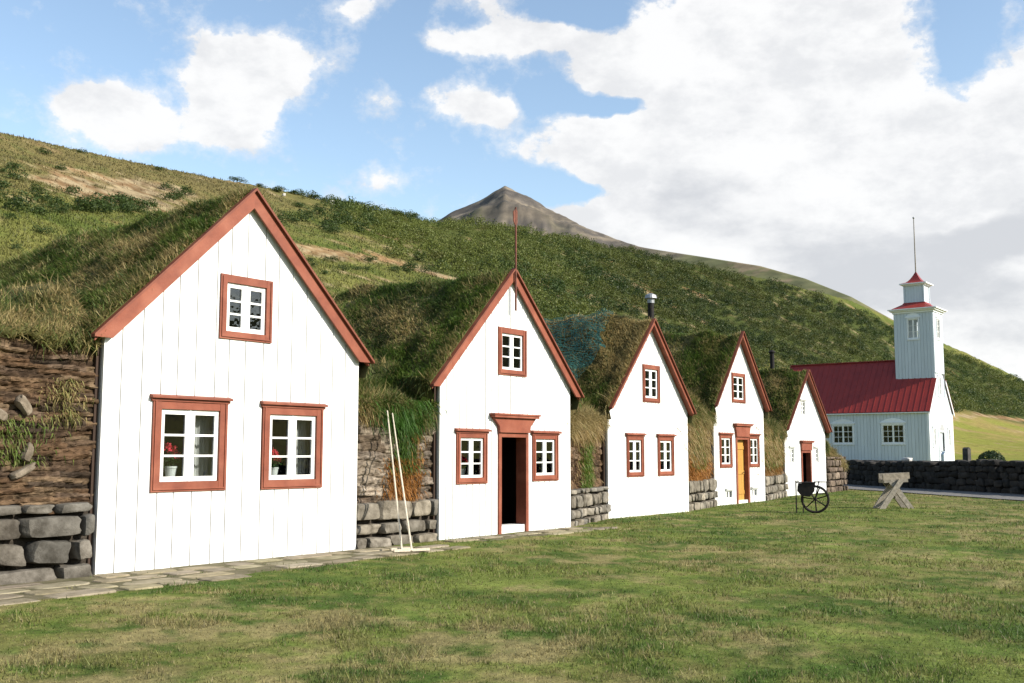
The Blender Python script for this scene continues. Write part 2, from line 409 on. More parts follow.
def ground_color(x, y, t, az):
    n = len(x)
    col = lawn_color(x, y)*.85
    # hill pasture, heath, soil
    r = np.hypot(x, y)
    a = fbm(x/16, y/16, oct=5, seed=111); b = fbm(x/4, y/4, oct=4, seed=112); d = fbm(x/1.2, y/1.2, oct=3, seed=113)
    h = lerp3(np.array([.078, .100, .021]), np.array([.150, .145, .040]), sstep(-.4, .4, a+.5*b+.3*d))
    heath = sstep(.55, .85, t+.22*a+.12*b)*sstep(40, 52, az)
    h = lerp3(h, np.tile([.135, .108, .044], (n, 1))*(1+.4*b)[:, None], heath*.85)
    h = lerp3(h, np.tile([.055, .075, .018], (n, 1)), sstep(.2, .5, b+.4*d)*.5)
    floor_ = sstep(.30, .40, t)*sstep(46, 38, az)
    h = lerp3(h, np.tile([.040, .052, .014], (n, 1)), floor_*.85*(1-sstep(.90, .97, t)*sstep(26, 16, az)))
    mead = sstep(26, 18, az)*sstep(.44, .36, t)
    h = lerp3(h, lerp3(np.array([.175, .18, .036]), np.array([.23, .18, .06]), sstep(-.3, .4, a+.3*b+1.2*(t-.2))), mead)
    sm = soil_mask(x, y)
    h = lerp3(h, lerp3(np.array([.25, .15, .075]), np.array([.24, .185, .11]), sstep(-.3, .3, a+d))*(1+.9*d+.5*b)[:, None], sm*.9)
    k = sstep(0, .05, t)
    k = np.maximum(k, sstep(0, 3, wall_dist(x, y))*(r < 400))
    return lerp3(col, h, k)

def strip_sheet(name, a0, a1, s0, s1, mat, dz, wob=.12, na=160, ns=10):
    """a ground-hugging sheet along the churchyard wall"""
    A, S = np.meshgrid(np.linspace(a0, a1, na), np.linspace(0, 1, ns), indexing='ij')
    e0 = s0+fbm(A/1.3, A*0, oct=3, seed=61)*wob; e1 = s1+fbm(A/1.3, A*0+9, oct=3, seed=62)*wob
    SS = e0*(1-S)+e1*S
    X = WALL_P[0]+A*WALL_D[0]+SS*WALL_N[0]; Y = WALL_P[1]+A*WALL_D[1]+SS*WALL_N[1]
    mb = MB(); mb.grid(np.stack([X, Y, height(X, Y)+dz], -1), flip=True)
    o = mb.build(name, mat, smooth=True); o['kind'] = 'structure'; return o

def path_zone(x, y):
    """1 on the flagstones that run in front of the two nearest houses"""
    w = fbm(x/.9, y/.9, oct=3, seed=81)*.28
    y0 = 11.15+.045*(x-5)+w
    k = sstep(y0-.1, y0+.12, y)*sstep(13.5, 13.3, y)*sstep(15.2, 13.4, x+w*2)
    k2 = sstep(11.9, 12.15, y+w)*sstep(13.5, 13.3, y)*sstep(14.8, 15.4, x)*sstep(21.0, 19.5, x+w*3)
    return np.maximum(k, k2*.85)

def build_path():
    g = MB(); X, Y = np.meshgrid(np.linspace(1.0, 21, 160), np.linspace(10.6, 13.6, 30), indexing='ij')
    Z = height(X, Y)-.02+.024*path_zone(X, Y)
    g.grid(np.stack([X, Y, Z], -1), flip=False)
    f = MB()
    x = 1.0
    rows = np.arange(10.9, 13.1, .44)
    for ri, yy in enumerate(rows):
        x = 1.0+rng.uniform(0, .6)
        while x < 20.5:
            w = rng.uniform(.45, 1.0); cx = x+w/2; cy = yy+rng.uniform(-.05, .05)
            if path_zone(np.array([cx]), np.array([cy]))[0] > .55 and rng.random() < (.97 if cx < 14 else .6):
                k = 11; th = np.linspace(0, 2*math.pi, k, endpoint=False)+rng.uniform(0, .5)
                hx, hy = w/2-.025, .44/2-.025
                px = np.sign(np.cos(th))*np.abs(np.cos(th))**.42*hx*rng.uniform(.85, 1.0, k); py = np.sign(np.sin(th))*np.abs(np.sin(th))**.42*hy*rng.uniform(.85, 1.0, k)
                z0 = float(height(np.array([cx]), np.array([cy]))[0]); h = rng.uniform(.006, .024)
                tilt = rng.uniform(-.02, .02, 2)
                top = np.stack([cx+px*.94, cy+py*.94, z0+h+tilt[0]*px+tilt[1]*py], 1)
                mid = np.stack([cx+px, cy+py, z0+h-.012+tilt[0]*px+tilt[1]*py], 1)
                bot = np.stack([cx+px, cy+py, np.full(k, z0-.05)], 1)
                V = np.concatenate([top, mid, bot]); q = []
                for i in range(k):
                    j = (i+1) % k; q += [(i, i+k, j+k, j), (i+k, i+2*k, j+2*k, j+k)]
                t = rng.uniform(.78, 1.15)
                f.add(V, q, ngons=[list(range(k))], col=np.array([.27, .24, .175])*t*np.array([1, rng.uniform(.95, 1.03), rng.uniform(.88, 1.05)]))
            x += w
    o = g.build('path_bed', M['joint'], smooth=True); o['kind'] = 'structure'
    o = f.build('flagstone_path', M['flag']); o['kind'] = 'structure'

# ------------------------------------------------------------------ the far mountain
def build_mountain():
    AK = [4, 10, 13.9, 19, 21.3, 23.6, 26.7, 30, 32.1, 34.3, 36.0, 36.8, 37.35, 37.9, 38.7, 40.4, 43, 47, 55, 62]
    EK = [1.0, 2.8, 4.9, 8.15, 9.2, 9.95, 10.55, 11.15, 11.9, 12.9, 13.85, 14.2, 14.45, 14.2, 13.75, 13.0, 11.4, 8.5, 5, 2]
    az = np.arange(4, 62, .12); t = np.concatenate([np.linspace(0, 1, 110), np.linspace(1.03, 1.6, 12)])
    A, T = np.meshgrid(az, t, indexing='ij')
    rc = np.interp(A, [4, 19, 30, 37, 62], [1500, 1500, 2000, 2500, 2500]); rf = 760+0*A
    zc = rc*np.tan(np.radians(np.interp(A, AK, EK)))
    rr = rf+(rc-rf)*T
    X, Y = rr*np.cos(np.radians(A)), rr*np.sin(np.radians(A))
    Z = zc*np.clip(T, 0, 1)**1.25-np.clip(T-1, 0, None)*zc*1.2
    rg = 1-np.abs(fbm(X/260, Y/260, oct=5, seed=201))*2
    pk = sstep(28, 34, A)*sstep(46, 42, A)
    env = np.sin(np.pi*np.clip(T, 0, 1))**.7
    Z = Z+env*(pk*(rg*44+fbm(X/70, Y/70, oct=4, seed=203)*16)*sstep(.1, .5, T)+(1-pk)*fbm(X/120, Y/120, oct=4, seed=204)*9)
    gul = 1-2*np.abs(fbm(A*.45+T*1.4, T*3.2, oct=5, seed=211)); Z = Z+env*pk*gul*20*sstep(.15, .5, T)
    Z = Z+(T > .9)*pk*fbm(X/40, Y/40, oct=3, seed=207)*5
    x, y = X.reshape(-1), Y.reshape(-1); n = len(x); tt = T.reshape(-1); aa = A.reshape(-1)
    b = fbm(x/90, y/90, oct=5, seed=205); g = fbm(x/25, y/25, oct=4, seed=206)
    z = Z.reshape(-1)
    band = fbm(x/400, y/400, z/22, oct=4, seed=209)
    rock = lerp3(np.array([.115, .10, .082]), np.array([.195, .168, .13]), sstep(-.35, .35, b*.6+.9*band))
    rock = lerp3(rock, np.tile([.085, .078, .072], (n, 1)), sstep(-.02, .24, band*1.3+.5*g)*.9)
    grass = lerp3(np.array([.085, .105, .036]), np.array([.13, .135, .048]), sstep(-.3, .4, b+.4*g))
    kg = sstep(35, 28, aa+4*b)*sstep(.99, .6, tt+.15*g)*.4+sstep(31, 27, aa+3*b)*.6+sstep(.75, .5, tt+.35*b)*.45
    c = lerp3(rock, grass, np.clip(kg, 0, 1))
    c = lerp3(c, np.tile([.2, .15, .11], (n, 1)), sstep(.25, .5, g+b*.5)*.6*sstep(30, 24, aa))
    mb = MB(); mb.grid(np.stack([X, Y, Z], -1), col=c.reshape(*X.shape, 3), flip=True)
    o = mb.build('mountain', M['mountain'], smooth=True); o['kind'] = 'structure'

# ------------------------------------------------------------------ scrub
def shrub_template(nq, seed, leaf=.30, lobes=6):
    g = np.random.default_rng(seed)
    L = g.normal(0, .42, (lobes, 3)); L[:, 2] = np.abs(L[:, 2])*.7+.25; Rl = g.uniform(.38, .62, lobes)
    k = g.integers(0, lobes, nq); d = g.normal(0, 1, (nq, 3)); d /= np.linalg.norm(d, axis=1)[:, None]
    d[:, 2] = np.where(d[:, 2] < -.35, -d[:, 2], d[:, 2])
    P = L[k]+d*Rl[k][:, None]*g.uniform(.75, 1.08, nq)[:, None]; P[:, 2] = np.maximum(P[:, 2], .03)
    nn = d+g.normal(0, .45, (nq, 3)); nn /= np.linalg.norm(nn, axis=1)[:, None]
    u = np.cross(nn, g.normal(0, 1, (nq, 3))); u /= np.linalg.norm(u, axis=1)[:, None]; v = np.cross(nn, u)
    s = leaf*g.uniform(.6, 1.3, nq)[:, None]
    V = np.stack([P-u*s*.5-v*s*.4, P+u*s*.6-v*s*.35, P+u*s*.45+v*s*.5, P-u*s*.4+v*s*.45], 1)
    return V, g.uniform(.78, 1.22, nq)

def build_forest():
    Tm = [shrub_template(130, 500+i, leaf=.125, lobes=10) for i in range(8)]
    n = 60000
    az = rng.uniform(6, 50, n); rc = np.interp(az, AZK, RCK); rf = np.interp(az, AZK, RFK)
    r = np.sqrt(rng.uniform(120**2, 830**2, n)); t = (r-rf)/(rc-rf)
    x, y = r*np.cos(np.radians(az)), r*np.sin(np.radians(az))
    tl = np.interp(az, [6, 11, 14, 15.5, 20, 30, 50], [.52, .475, .375, .30, .24, .2, .2])
    tu = np.interp(az, [6, 11, 14, 19, 24, 28, 50], [.99, .96, .93, .93, .955, 1.01, 1.02])
    jit = fbm(x/20, y/20, oct=3, seed=301)*.05
    ok = (t > tl+jit*.6) & (t < tu+jit*.7)
    p = np.ones(n)
    edge = np.interp(t, [0, .45, .55, .62, .75, .88, 1.0], [36, 38, 39.5, 41.5, 44.5, 45.5, 46.5])
    p *= sstep(2.2, -1.0, az-edge+fbm(x/12, y/12, oct=3, seed=302)*2.2)
    p *= 1-.97*soil_mask(x, y)
    p *= .55+.6*sstep(-.45, .0, fbm(x/14, y/14, oct=3, seed=303))
    p *= np.clip(.8*(420/np.maximum(r, 200)), .45, 1.25)*.62
    ok &= rng.random(n) < p
    x, y, az, t, r = x[ok], y[ok], az[ok], t[ok], r[ok]; n = len(x)
    z = height(x, y)-.15
    size = rng.uniform(.9, 2.1, n)*(1+.35*fbm(x/25, y/25, oct=2, seed=304))*np.interp(r, [150, 300, 700], [.85, 1.0, 1.35])
    big = fbm(x/30, y/30, oct=3, seed=305)
    c = lerp3(np.array([.042, .070, .014]), np.array([.110, .130, .026]), sstep(-.4, .4, big*1.5+rng.normal(0, .35, n)+.8*sstep(20, 42, az)-.35))
    c = c*(1-.34*sstep(16, 20, az)*sstep(36, 29, az))[:, None]  # leaf colour darkened over this azimuth band to paint in shade on the hill
    c = lerp3(c, np.tile([.10, .098, .024], (n, 1)), (rng.random(n) < .10).astype(float)*.7)
    mb = MB()
    kind = rng.integers(0, len(Tm), n)
    for k, (V, cv) in enumerate(Tm):
        s = kind == k; m = s.sum(); a = rng.uniform(0, 2*math.pi, m)
        ca, sa = np.cos(a)[:, None, None], np.sin(a)[:, None, None]; W = V[None]
        sz = size[s][:, None, None]; hz = sz*rng.uniform(.8, 1.3, m)[:, None, None]
        X = (W[..., 0]*ca-W[..., 1]*sa)*sz+x[s][:, None, None]; Y = (W[..., 0]*sa+W[..., 1]*ca)*sz+y[s][:, None, None]; Z = W[..., 2]*hz+z[s][:, None, None]
        P = np.stack([X, Y, Z], -1).reshape(-1, 3)
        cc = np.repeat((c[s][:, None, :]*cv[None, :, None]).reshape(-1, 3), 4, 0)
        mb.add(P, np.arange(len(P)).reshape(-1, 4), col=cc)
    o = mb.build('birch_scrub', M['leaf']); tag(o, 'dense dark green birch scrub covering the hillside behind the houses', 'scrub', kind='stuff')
    print('scrub bushes', n)

def build_shrubs():
    Tm = []
    for i in range(7):
        V, cv = shrub_template(480, 700+i, leaf=.10, lobes=9)
        cc = np.repeat(np.array([.045, .070, .015])[None]*cv[:, None], 4, 0)
        mb = MB(); mb.add(V.reshape(-1, 3), np.arange(len(V)*4).reshape(-1, 4), col=cc)
        Tm.append(mb.mesh('shrub', M['leaf']))
    def put(x, y, s, label, group, sx=1.0):
        o = bpy.data.objects.new('shrub', Tm[rng.integers(0, 7)]); COL.objects.link(o)
        z = float(height(np.array([x]), np.array([y]))[0])
        o.location = (x, y, z-.12*s); o.scale = (s*sx, s*sx, s*rng.uniform(.75, 1.0)); o.rotation_euler = (0, 0, rng.uniform(0, 6.28))
        tag(o, label, 'shrub', group)
    row = [(67.6,116.2),(70.9,117.4),(73.8,118.8),(79.6,126.2),(78.5,122.1),(63.1,112.7),(66,119),(76,124),(82,127.5),(84,130),(86.5,131),(72,121),(75,121.2),(80.6,124),(83.2,126),(88,132),(69.2,118.6),(64.8,116.6)]
    for x, y in row: put(x+rng.normal(0, .5), y+rng.normal(0, .5), rng.uniform(1.1, 1.9), 'dark green shrub in the dense row below the left bare soil scar', 'shrubs in the row below the soil scar')
    lone = [(55.7,106.2,1.9),(65.7,120.7,1.3),(74.5,130,1.4),(67.5,125.3,1.2),(87.9,155.9,1.1),(74.7,144.7,1.2),(53.6,97.2,1.0),(104.5,149.2,1.6),(108.1,157.3,1.5),(111.5,156.2,1.8),(68.8,132.9,1.5),(61.9,122.5,1.6),(57,110,1.3),(59,108,1.5),(46,88,.7),(106.5,151,1.5),(101,146,1.4),(52,101,.8),(58.5,117,1.1),(70,139,1.0)]
    for x, y, s in lone: put(x, y, s, 'scattered green shrub on the grassy slope above the widest house roof', 'shrubs scattered above the widest house')
    mid = [(133,153.2,1.7),(138,154.5,1.9),(152.1,165.7,1.6),(149.7,169.3,1.5),(137.6,147,1.9),(170.1,176.9,1.9),(168.4,168.6,2.0),(150.1,157.4,2.0),(127.6,152.5,1.5),(113.6,133.3,1.3),(131,150,1.4),(141,151,1.8),(146,156,2.0),(155,160,2.0),(160,168,1.9),(163,163,2.1),(144,160,1.5),(124,146,1.4),(158,172,1.5),(166,172,1.8),(152,153,2.0),(120,141,1.3),(135.5,144.5,1.5)]
    for x, y, s in mid: put(x, y, s*1.15, 'round green shrub on the slope between the bare soil bank and the skyline', 'shrubs between soil bank and skyline')
    low = [(108.5,115.8,1.2),(120.4,119.3,1.3),(108.9,110.9,.9),(122.2,115.4,1.2),(131.7,120.9,1.6),(85.5,98.2,.9),(100.4,111.2,.9),(94.3,101.5,.8),(147.7,133,1.8),(149,129.1,1.8),(127,117,1.3),(97,107,.8),(91,102,.7),(104,108,.9),(114,113,.9),(136,121,1.5)]
    for x, y, s in low: put(x, y, s, 'small shrub in the grass under the bare soil bank', 'small shrubs under the soil bank')
    sky = [(61.4,.9,1.0),(59.6,.97,.9),(55.8,.96,.9),(52.0,1.0,1.1),(51.6,1.0,1.0),(50.7,.98,1.1),(49.9,.97,1.5),(49.6,.97,1.2),(48.9,.98,1.2),(48.4,.98,1.8),(48.1,.98,1.5),(47.7,.97,1.5),(47.2,.98,1.3),(46.7,.98,1.7),(46.2,.98,1.4),(45.7,.97,1.6),(45.2,.98,1.8),(44.8,.98,1.5),(44.3,.97,1.7),(43.8,.98,1.7),(43.4,.98,1.6),(42.9,.97,1.8),(42.4,.98,1.6)]
    for a, t, s in sky:
        rc = np.interp(a, AZK, RCK); rf = np.interp(a, AZK, RFK); r = rf+t*(rc-rf)
        put(r*math.cos(R(a)), r*math.sin(R(a)), s*1.1, 'dark green shrub standing out on the hill skyline', 'shrubs along the hill skyline', 1.25)
    mbr = MB(); stone(mbr, (0, 0, .25), (1, 0, 0), (0, 0, 1), (0, -1, 0), 1.1, .9, .9, (1, 1, 1), 5, .1)
    for i, (x, y, s) in enumerate([(176.1, 188, 1.3), (156.9, 183, .8), (163, 191, .8), (136, 170, .6)]):
        o = mbr.build('boulder', M['rockpale'], smooth=True) if i == 0 else first.copy()
        if i == 0: first = o
        else: COL.objects.link(o)
        o.location = (x, y, float(height(np.array([x]), np.array([y]))[0])); o.scale = (s, s, s); o.rotation_euler = (0, 0, i*1.3)
        tag(o, 'largest pale boulder on the upper slope below the skyline' if i == 0 else 'small pale boulder on the heathy slope near the skyline', 'boulder', 'pale boulders on the upper slope')

# ------------------------------------------------------------------ lawn and hill grass
def build_grass():
    n = 430000
    az = np.radians(rng.uniform(2, 76, n)); r = np.exp(rng.uniform(math.log(5.5), math.log(62), n))
    x, y = r*np.cos(az), r*np.sin(az)
    t, _, _, _ = hill_t(x, y)
    wd = wall_dist(x, y)
    blk = (x < 45.5) & (y > np.interp(x, [0, 12.9, 15, 19.6, 22.7, 27, 30.4, 34.2, 38.9, 43.2, 46], [12.9, 12.95, 12.98, 13.0, 13.95, 14.0, 14.85, 14.9, 16.0, 16.1, 16.8]))
    ok = (t < .02) & ~blk & ((wd < -3.25+fbm(x/.8, y/.8, oct=2, seed=131)*.2))
    pz = path_zone(x, y)
    ok &= rng.random(n) > pz*(.80+.17*sstep(-.2, .2, fbm(x/.5, y/.5, oct=3, seed=133)))
    x, y, r = x[ok], y[ok], r[ok]; pz = pz[ok]; n = len(x)
    tall = sstep(-.3, .5, fbm(x/.8, y/.8, oct=3, seed=121)+.5*fbm(x/.25, y/.25, oct=2, seed=122))
    edge = sstep(.05, .4, pz)*sstep(1, .6, pz)
    H = (.014+.034*tall)*rng.uniform(.6, 1.35, n)*(1+.5*edge)*(1-.35*(pz > .6))
    D = rng.normal(0, .5, (n, 3)); D[:, 2] = 1; D /= np.linalg.norm(D, axis=1)[:, None]
    col = lawn_color(x, y)*rng.uniform(.5, 1.5, n)[:, None]
    dry = rng.random(n) < .12; col[dry] = np.array([.24, .20, .10])*rng.uniform(.7, 1.2, dry.sum())[:, None]
    mb = MB()
    blades(mb, np.stack([x, y, height(x, y)-.004], 1), H, .0045+.00075*r, D, rng.normal(0, .35, (n, 3))*H[:, None], col, seg=1)
    o = mb.build('lawn_grass', M['grass']); tag(o, 'short patchy green and straw coloured mown grass in front of the houses', 'grass', kind='stuff')
    n = 170000
    az = np.radians(rng.uniform(34, 70, n)); r = np.exp(rng.uniform(math.log(44), math.log(240), n)); x, y = r*np.cos(az), r*np.sin(az)
    t, _, AD, rc = hill_t(x, y); sm = soil_mask(x, y)
    ok = (t > .02) & (t < 1.0) & (rng.random(n) > sm*.9); x, y, r, t, AD = x[ok], y[ok], r[ok], t[ok], AD[ok]; n = len(x)
    H = rng.uniform(.15, .45, n); D = rng.normal(0, .45, (n, 3)); D[:, 2] = 1; D /= np.linalg.norm(D, axis=1)[:, None]
    col = ground_color(x, y, t, AD)*rng.uniform(.6, 1.3, n)[:, None]
    mb = MB(); blades(mb, np.stack([x, y, height(x, y)-.02], 1), H, .05+.0008*r, D, rng.normal(0, .3, (n, 3))*H[:, None], col, seg=1)
    o = mb.build('hill_grass', M['grass']); tag(o, 'rough olive pasture grass and heather on the hill slope', 'grass', kind='stuff')
# ------------------------------------------------------------------ windows and doors
def window(parent, x0, x1, z0, z1, loc=(0, 0, 0), rz=0, fw=.15, frame_mat='red', hood=True, rows=3, cols=2, panecols=1, stile=.07, mid=.14, munt=.04, rail=.085, proud=.055, sill=False, ped=False, name='window', sd=.024):
    fr = MB(); t = lambda: np.ones(3)*rng.uniform(.88, 1.06)
    fr.box(x0, x0+fw, -proud, .08, z0, z1, t()); fr.box(x1-fw, x1, -proud, .08, z0, z1, t())
    fr.box(x0+fw, x1-fw, -proud+.004, .08, z1-fw, z1, t()); fr.box(x0+fw, x1-fw, -proud+.004, .08, z0, z0+fw, t())
    # inner bead of the frame
    e = .018
    fr.box(x0+.03, x0+.03+e, -proud-.014, -proud, z0+.03, z1-.03, t()); fr.box(x1-.03-e, x1-.03, -proud-.014, -proud, z0+.03, z1-.03, t())
    fr.box(x0+.03+e, x1-.03-e, -proud-.014, -proud, z0+.03, z0+.03+e, t())
    w = fr.build(name, M[frame_mat], parent, loc=loc, rot=(0, 0, rz))
    if hood:
        h = MB(); d = .11
        h.hexa([(x0-.05, -d, z1+.01), (x1+.05, -d, z1+.01), (x1+.05, .0, z1+.012), (x0-.05, .0, z1+.012), (x0-.05, -d, z1+.04), (x1+.05, -d, z1+.04), (x1+.05, 0, z1+.075), (x0-.05, 0, z1+.075)], t())
        h.box(x0-.03, x1+.03, -d*.62, 0, z1-.03, z1+.008, t())
        h.build('hood', M[frame_mat], w)
    if sill:
        s = MB(); s.box(x0-.04, x1+.04, -.08, 0, z0-.05, z0-.003, t()); s.build('sill', M[frame_mat], w)
    if ped:
        s = MB(); c = (x0+x1)/2; hw = (x1-x0)/2+.08
        s.box(c-hw, c+hw, -.10, 0, z1+.004, z1+.10, t()); s.prism_xz([(c-hw, z1+.104), (c+hw, z1+.104), (c+hw*.55, z1+.30), (c, z1+.40), (c-hw*.55, z1+.30)], -.05, 0, t())
        s.build('pediment', M[frame_mat], w)
    a0, a1, b0, b1 = x0+fw+.003, x1-fw-.003, z0+fw+.003, z1-fw-.003
    sa = MB(); ya, yb = -sd-.004, sd-.004; c = (a0+a1)/2
    P = []
    mid = min(mid, (a1-a0)*.3)
    halves = [(a0, c-mid*.5+mid*.06), (c+mid*.5-mid*.06, a1)] if cols == 2 else [(a0, a1)]
    if cols == 2: sa.box(c-mid*.06-.012, c+mid*.06+.012, ya-sd*.4, yb, b0, b1, t())
    for k, (h0, h1) in enumerate(halves):
        l0 = stile if (k == 0 or cols == 1) else mid*.44; l1 = stile if (k == 1 or cols == 1) else mid*.44
        if cols == 2:
            h0, h1 = (a0, c-mid*.06-.013) if k == 0 else (c+mid*.06+.013, a1)
        sa.box(h0, h0+l0, ya, yb, b0, b1, t()); sa.box(h1-l1, h1, ya, yb, b0, b1, t())
        sa.box(h0+l0, h1-l1, ya+.002, yb, b0, b0+rail, t()); sa.box(h0+l0, h1-l1, ya+.002, yb, b1-rail, b1, t())
        ph = (b1-b0-2*rail)/rows
        for r_ in range(1, rows): sa.box(h0+l0, h1-l1, ya+.003, yb-.003, b0+rail+ph*r_-munt/2, b0+rail+ph*r_+munt/2, t())
        pw = (h1-l1-h0-l0)/panecols
        for q in range(1, panecols):
            for r_ in range(rows): sa.box(h0+l0+pw*q-munt/2, h0+l0+pw*q+munt/2, ya+.004, yb-.004, b0+rail+ph*r_+(munt/2+.001)*(r_ > 0), b0+rail+ph*(r_+1)-(munt/2+.001)*(r_ < rows-1), t())
    sa.build('sash', M['sash'], w)
    pm = MB(); pm.add([(a0, .004, b0), (a1, .005, b0), (a1, .003, b1), (a0, .004, b1)], [(0, 1, 2, 3)])
    pm.build('pane', M['glass'], w)
    return w

def columns(mb, breaks, openings, top, y0, y1, zb, gap=0.0, tint=(.94, 1.03), cut=()):
    """vertical boards between the breaks, cut round the openings"""
    br = sorted(set([round(b, 4) for b in breaks]))
    edges = set(br); br += list(cut)
    for o in openings: br += [o[0], o[1]]
    br = sorted(set([round(b, 4) for b in br]))
    tcur = 1.0
    for a, b in zip(br[:-1], br[1:]):
        if a in edges: tcur = rng.uniform(*tint)
        if b-a < .004: continue
        ga = gap/2 if a in edges else 0; gb = gap/2 if b in edges else 0
        xa, xb = a+ga, b-gb; m = (a+b)/2
        cuts = sorted([(o[2], o[3]) for o in openings if o[0]-1e-4 <= m <= o[1]+1e-4])
        z = zb; segs = []
        for c0, c1 in cuts:
            if c0 > z: segs.append((z, z, c0, c0))
            z = max(z, c1)
        segs.append((z, z, top(xa), top(xb)))
        for p, q, s_, u in segs:
            mb.hexa([(xa, y0, p), (xb, y0, q), (xb, y1, q), (xa, y1, p), (xa, y0, s_), (xb, y0, u), (xb, y1, u), (xa, y1, s_)], np.ones(3)*tcur)

def turf_house(label, x0, x1, Y, za, slope, tip, bw, proj, board, wins, door=None, depth=9.0, straw=.3, lift=.1, sag=.3, nbl=30000, seed=1, thin=0):
    xc = (x0+x1)/2; hw = (x1-x0)/2; kk = (Y-.05)/Y; wins = [(w[0]*kk+.025, w[1]*kk-.05, w[2]+.015, w[3]-.02, *w[4:]) for w in wins]
    root = empty('turf_house', (xc, Y, 0)); tag(root, label, 'house', 'white gabled turf houses')
    line = lambda x: za-slope*abs(x)
    top = lambda x: line(x)-.07
    ops = [(w[0]-xc+.05, w[1]-xc-.05, w[2]+.05, w[3]-.05) for w in wins]
    if door: ops.append((door['x0']-xc, door['x1']-xc, -.2, door['z1']))
    # facade
    f = MB(); nb = max(3, round(2*hw/board)); br = np.linspace(-hw, hw, nb+1); br[1:-1] += rng.uniform(-.02, .02, nb-1)*(board/.22)
    columns(f, list(br), ops, top, -.028, .02, -.12, gap=.0135+.0003*xc, cut=[0.0])
    columns(f, [-hw, 0, hw], ops, lambda x: top(x)-.01, .026, .05, -.12, tint=(.28, .28))
    f.build('facade', M['white'], root)
    # inner shell
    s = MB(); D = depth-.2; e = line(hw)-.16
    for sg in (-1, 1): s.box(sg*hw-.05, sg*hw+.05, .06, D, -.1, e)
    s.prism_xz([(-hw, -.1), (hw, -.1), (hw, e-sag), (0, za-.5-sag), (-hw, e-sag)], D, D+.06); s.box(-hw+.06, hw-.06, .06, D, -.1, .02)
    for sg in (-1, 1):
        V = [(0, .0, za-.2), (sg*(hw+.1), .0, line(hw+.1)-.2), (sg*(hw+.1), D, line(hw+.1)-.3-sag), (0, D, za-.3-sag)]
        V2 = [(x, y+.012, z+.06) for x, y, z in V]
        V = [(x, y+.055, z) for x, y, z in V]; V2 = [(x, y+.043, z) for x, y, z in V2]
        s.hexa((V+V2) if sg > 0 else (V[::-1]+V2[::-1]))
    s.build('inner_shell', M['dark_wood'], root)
    # barge boards
    for sg in (-1, 1):
        b = MB(); xt = sg*tip; zt = line(tip); t = np.ones(3)*rng.uniform(.93, 1.05)
        P = [(0, za), (xt, zt), (xt, zt-.03), (xt-sg*(bw-.03)/slope, zt-.03), (0, za-bw)]
        if sg > 0: P = P[::-1]
        b.prism_xz(P, -proj, -proj+.035, t)
        # soffit between the board and the wall
        th = .035; q = .05
        V = [(0, -proj+.035, za-q-th), (xt, -proj+.035, zt-q-th), (xt, -.03, zt-q-th), (0, -.03, za-q-th)]
        V += [(x, y, z+th) for x, y, z in V]
        b.hexa(V if sg > 0 else [V[i] for i in (3, 2, 1, 0, 7, 6, 5, 4)], t*.97)
        o = b.build('barge_board', M['red'], root)
        c = MB(); xe = xt+sg*.05; ze = line(tip+.05); k = .045
        V = [(0, -proj-.05, za+.004), (xe, -proj-.05, ze+.004), (xe, -proj+.05, ze+.004), (0, -proj+.05, za+.004)]
        V += [(x, y, z+k) for x, y, z in V]
        c.hexa(V if sg > 0 else [V[i] for i in (3, 2, 1, 0, 7, 6, 5, 4)], np.ones(3)*.8)
        c.build('cap_board', M['red'], o)
    # turf roof
    ex = tip+.04; nx, ny = 61, 64
    S, yy = np.meshgrid(np.linspace(-1, 1, nx), np.concatenate([np.linspace(-proj+.055, 1.2, 16), np.linspace(1.3, depth, ny-16)]), indexing='ij')
    Xg = S*ex; prof = np.sqrt(Xg**2+.008)-.05
    lf = .015+lift*sstep(.0, 1.6, yy)-sag*sstep(1.5, depth, yy)
    wx, wy, wz = Xg+xc, yy+Y, Xg*0
    bump = fbm(wx/1.1, wy/1.1, oct=4, seed=seed)*.20+fbm(wx/.32, wy/.32, oct=3, seed=seed+3)*.12
    env = sstep(-.1, .5, yy)*.85+.15
    Zg = za-slope*prof+lf+np.sin(np.pi*np.clip(np.abs(S), 0, 1))*(.05+lift*.4)*sstep(0, 1, yy)+bump*env
    Xg = Xg+env*fbm(wx/.7, wy/.7, oct=3, seed=seed+6)*.05
    G = np.stack([Xg, yy, Zg], -1)
    m = MB(); m.grid(G)
    fr = np.stack([G[:, 0], np.stack([G[:, 0, 0], G[:, 0, 1], za-slope*np.abs(G[:, 0, 0])-.07], -1)], 1)
    m.grid(fr, flip=True)
    for k, fl in ((0, False), (-1, True)):
        ed = np.stack([G[k], G[k]-np.array([0, 0, .32])-np.sign(G[k][:, :1])*np.array([.12, 0, 0])], 1); m.grid(ed, flip=not fl)
    bk = np.stack([G[:, -1], np.stack([G[:, -1, 0], G[:, -1, 1], np.full(nx, -.2)], -1)], 1); m.grid(bk)
    ro = m.build('turf_roof', M['soil'], root, smooth=True)
    g = MB(); zo = (xc, Y, 0)
    wgt = np.ones((nx-1, ny-1)); wgt[:, :16] *= 1.7; wgt[nx//2:, 10:] *= .35
    if thin: wgt[:nx//2-2, 15:54] *= thin
    turf_grass(g, G, int(nbl*2.1), (.035, .115), .010+.0004*math.hypot(xc, Y), straw, seed, lay=.55, weight=wgt, flip=False, zoff=zo)
    # ragged straw fringe along the front edge
    E1 = G[:, :4]
    turf_grass(g, E1, int(nbl*.10), (.05, .15), .010+.0004*math.hypot(xc, Y), min(.95, straw+.25), seed+1, zoff=zo)
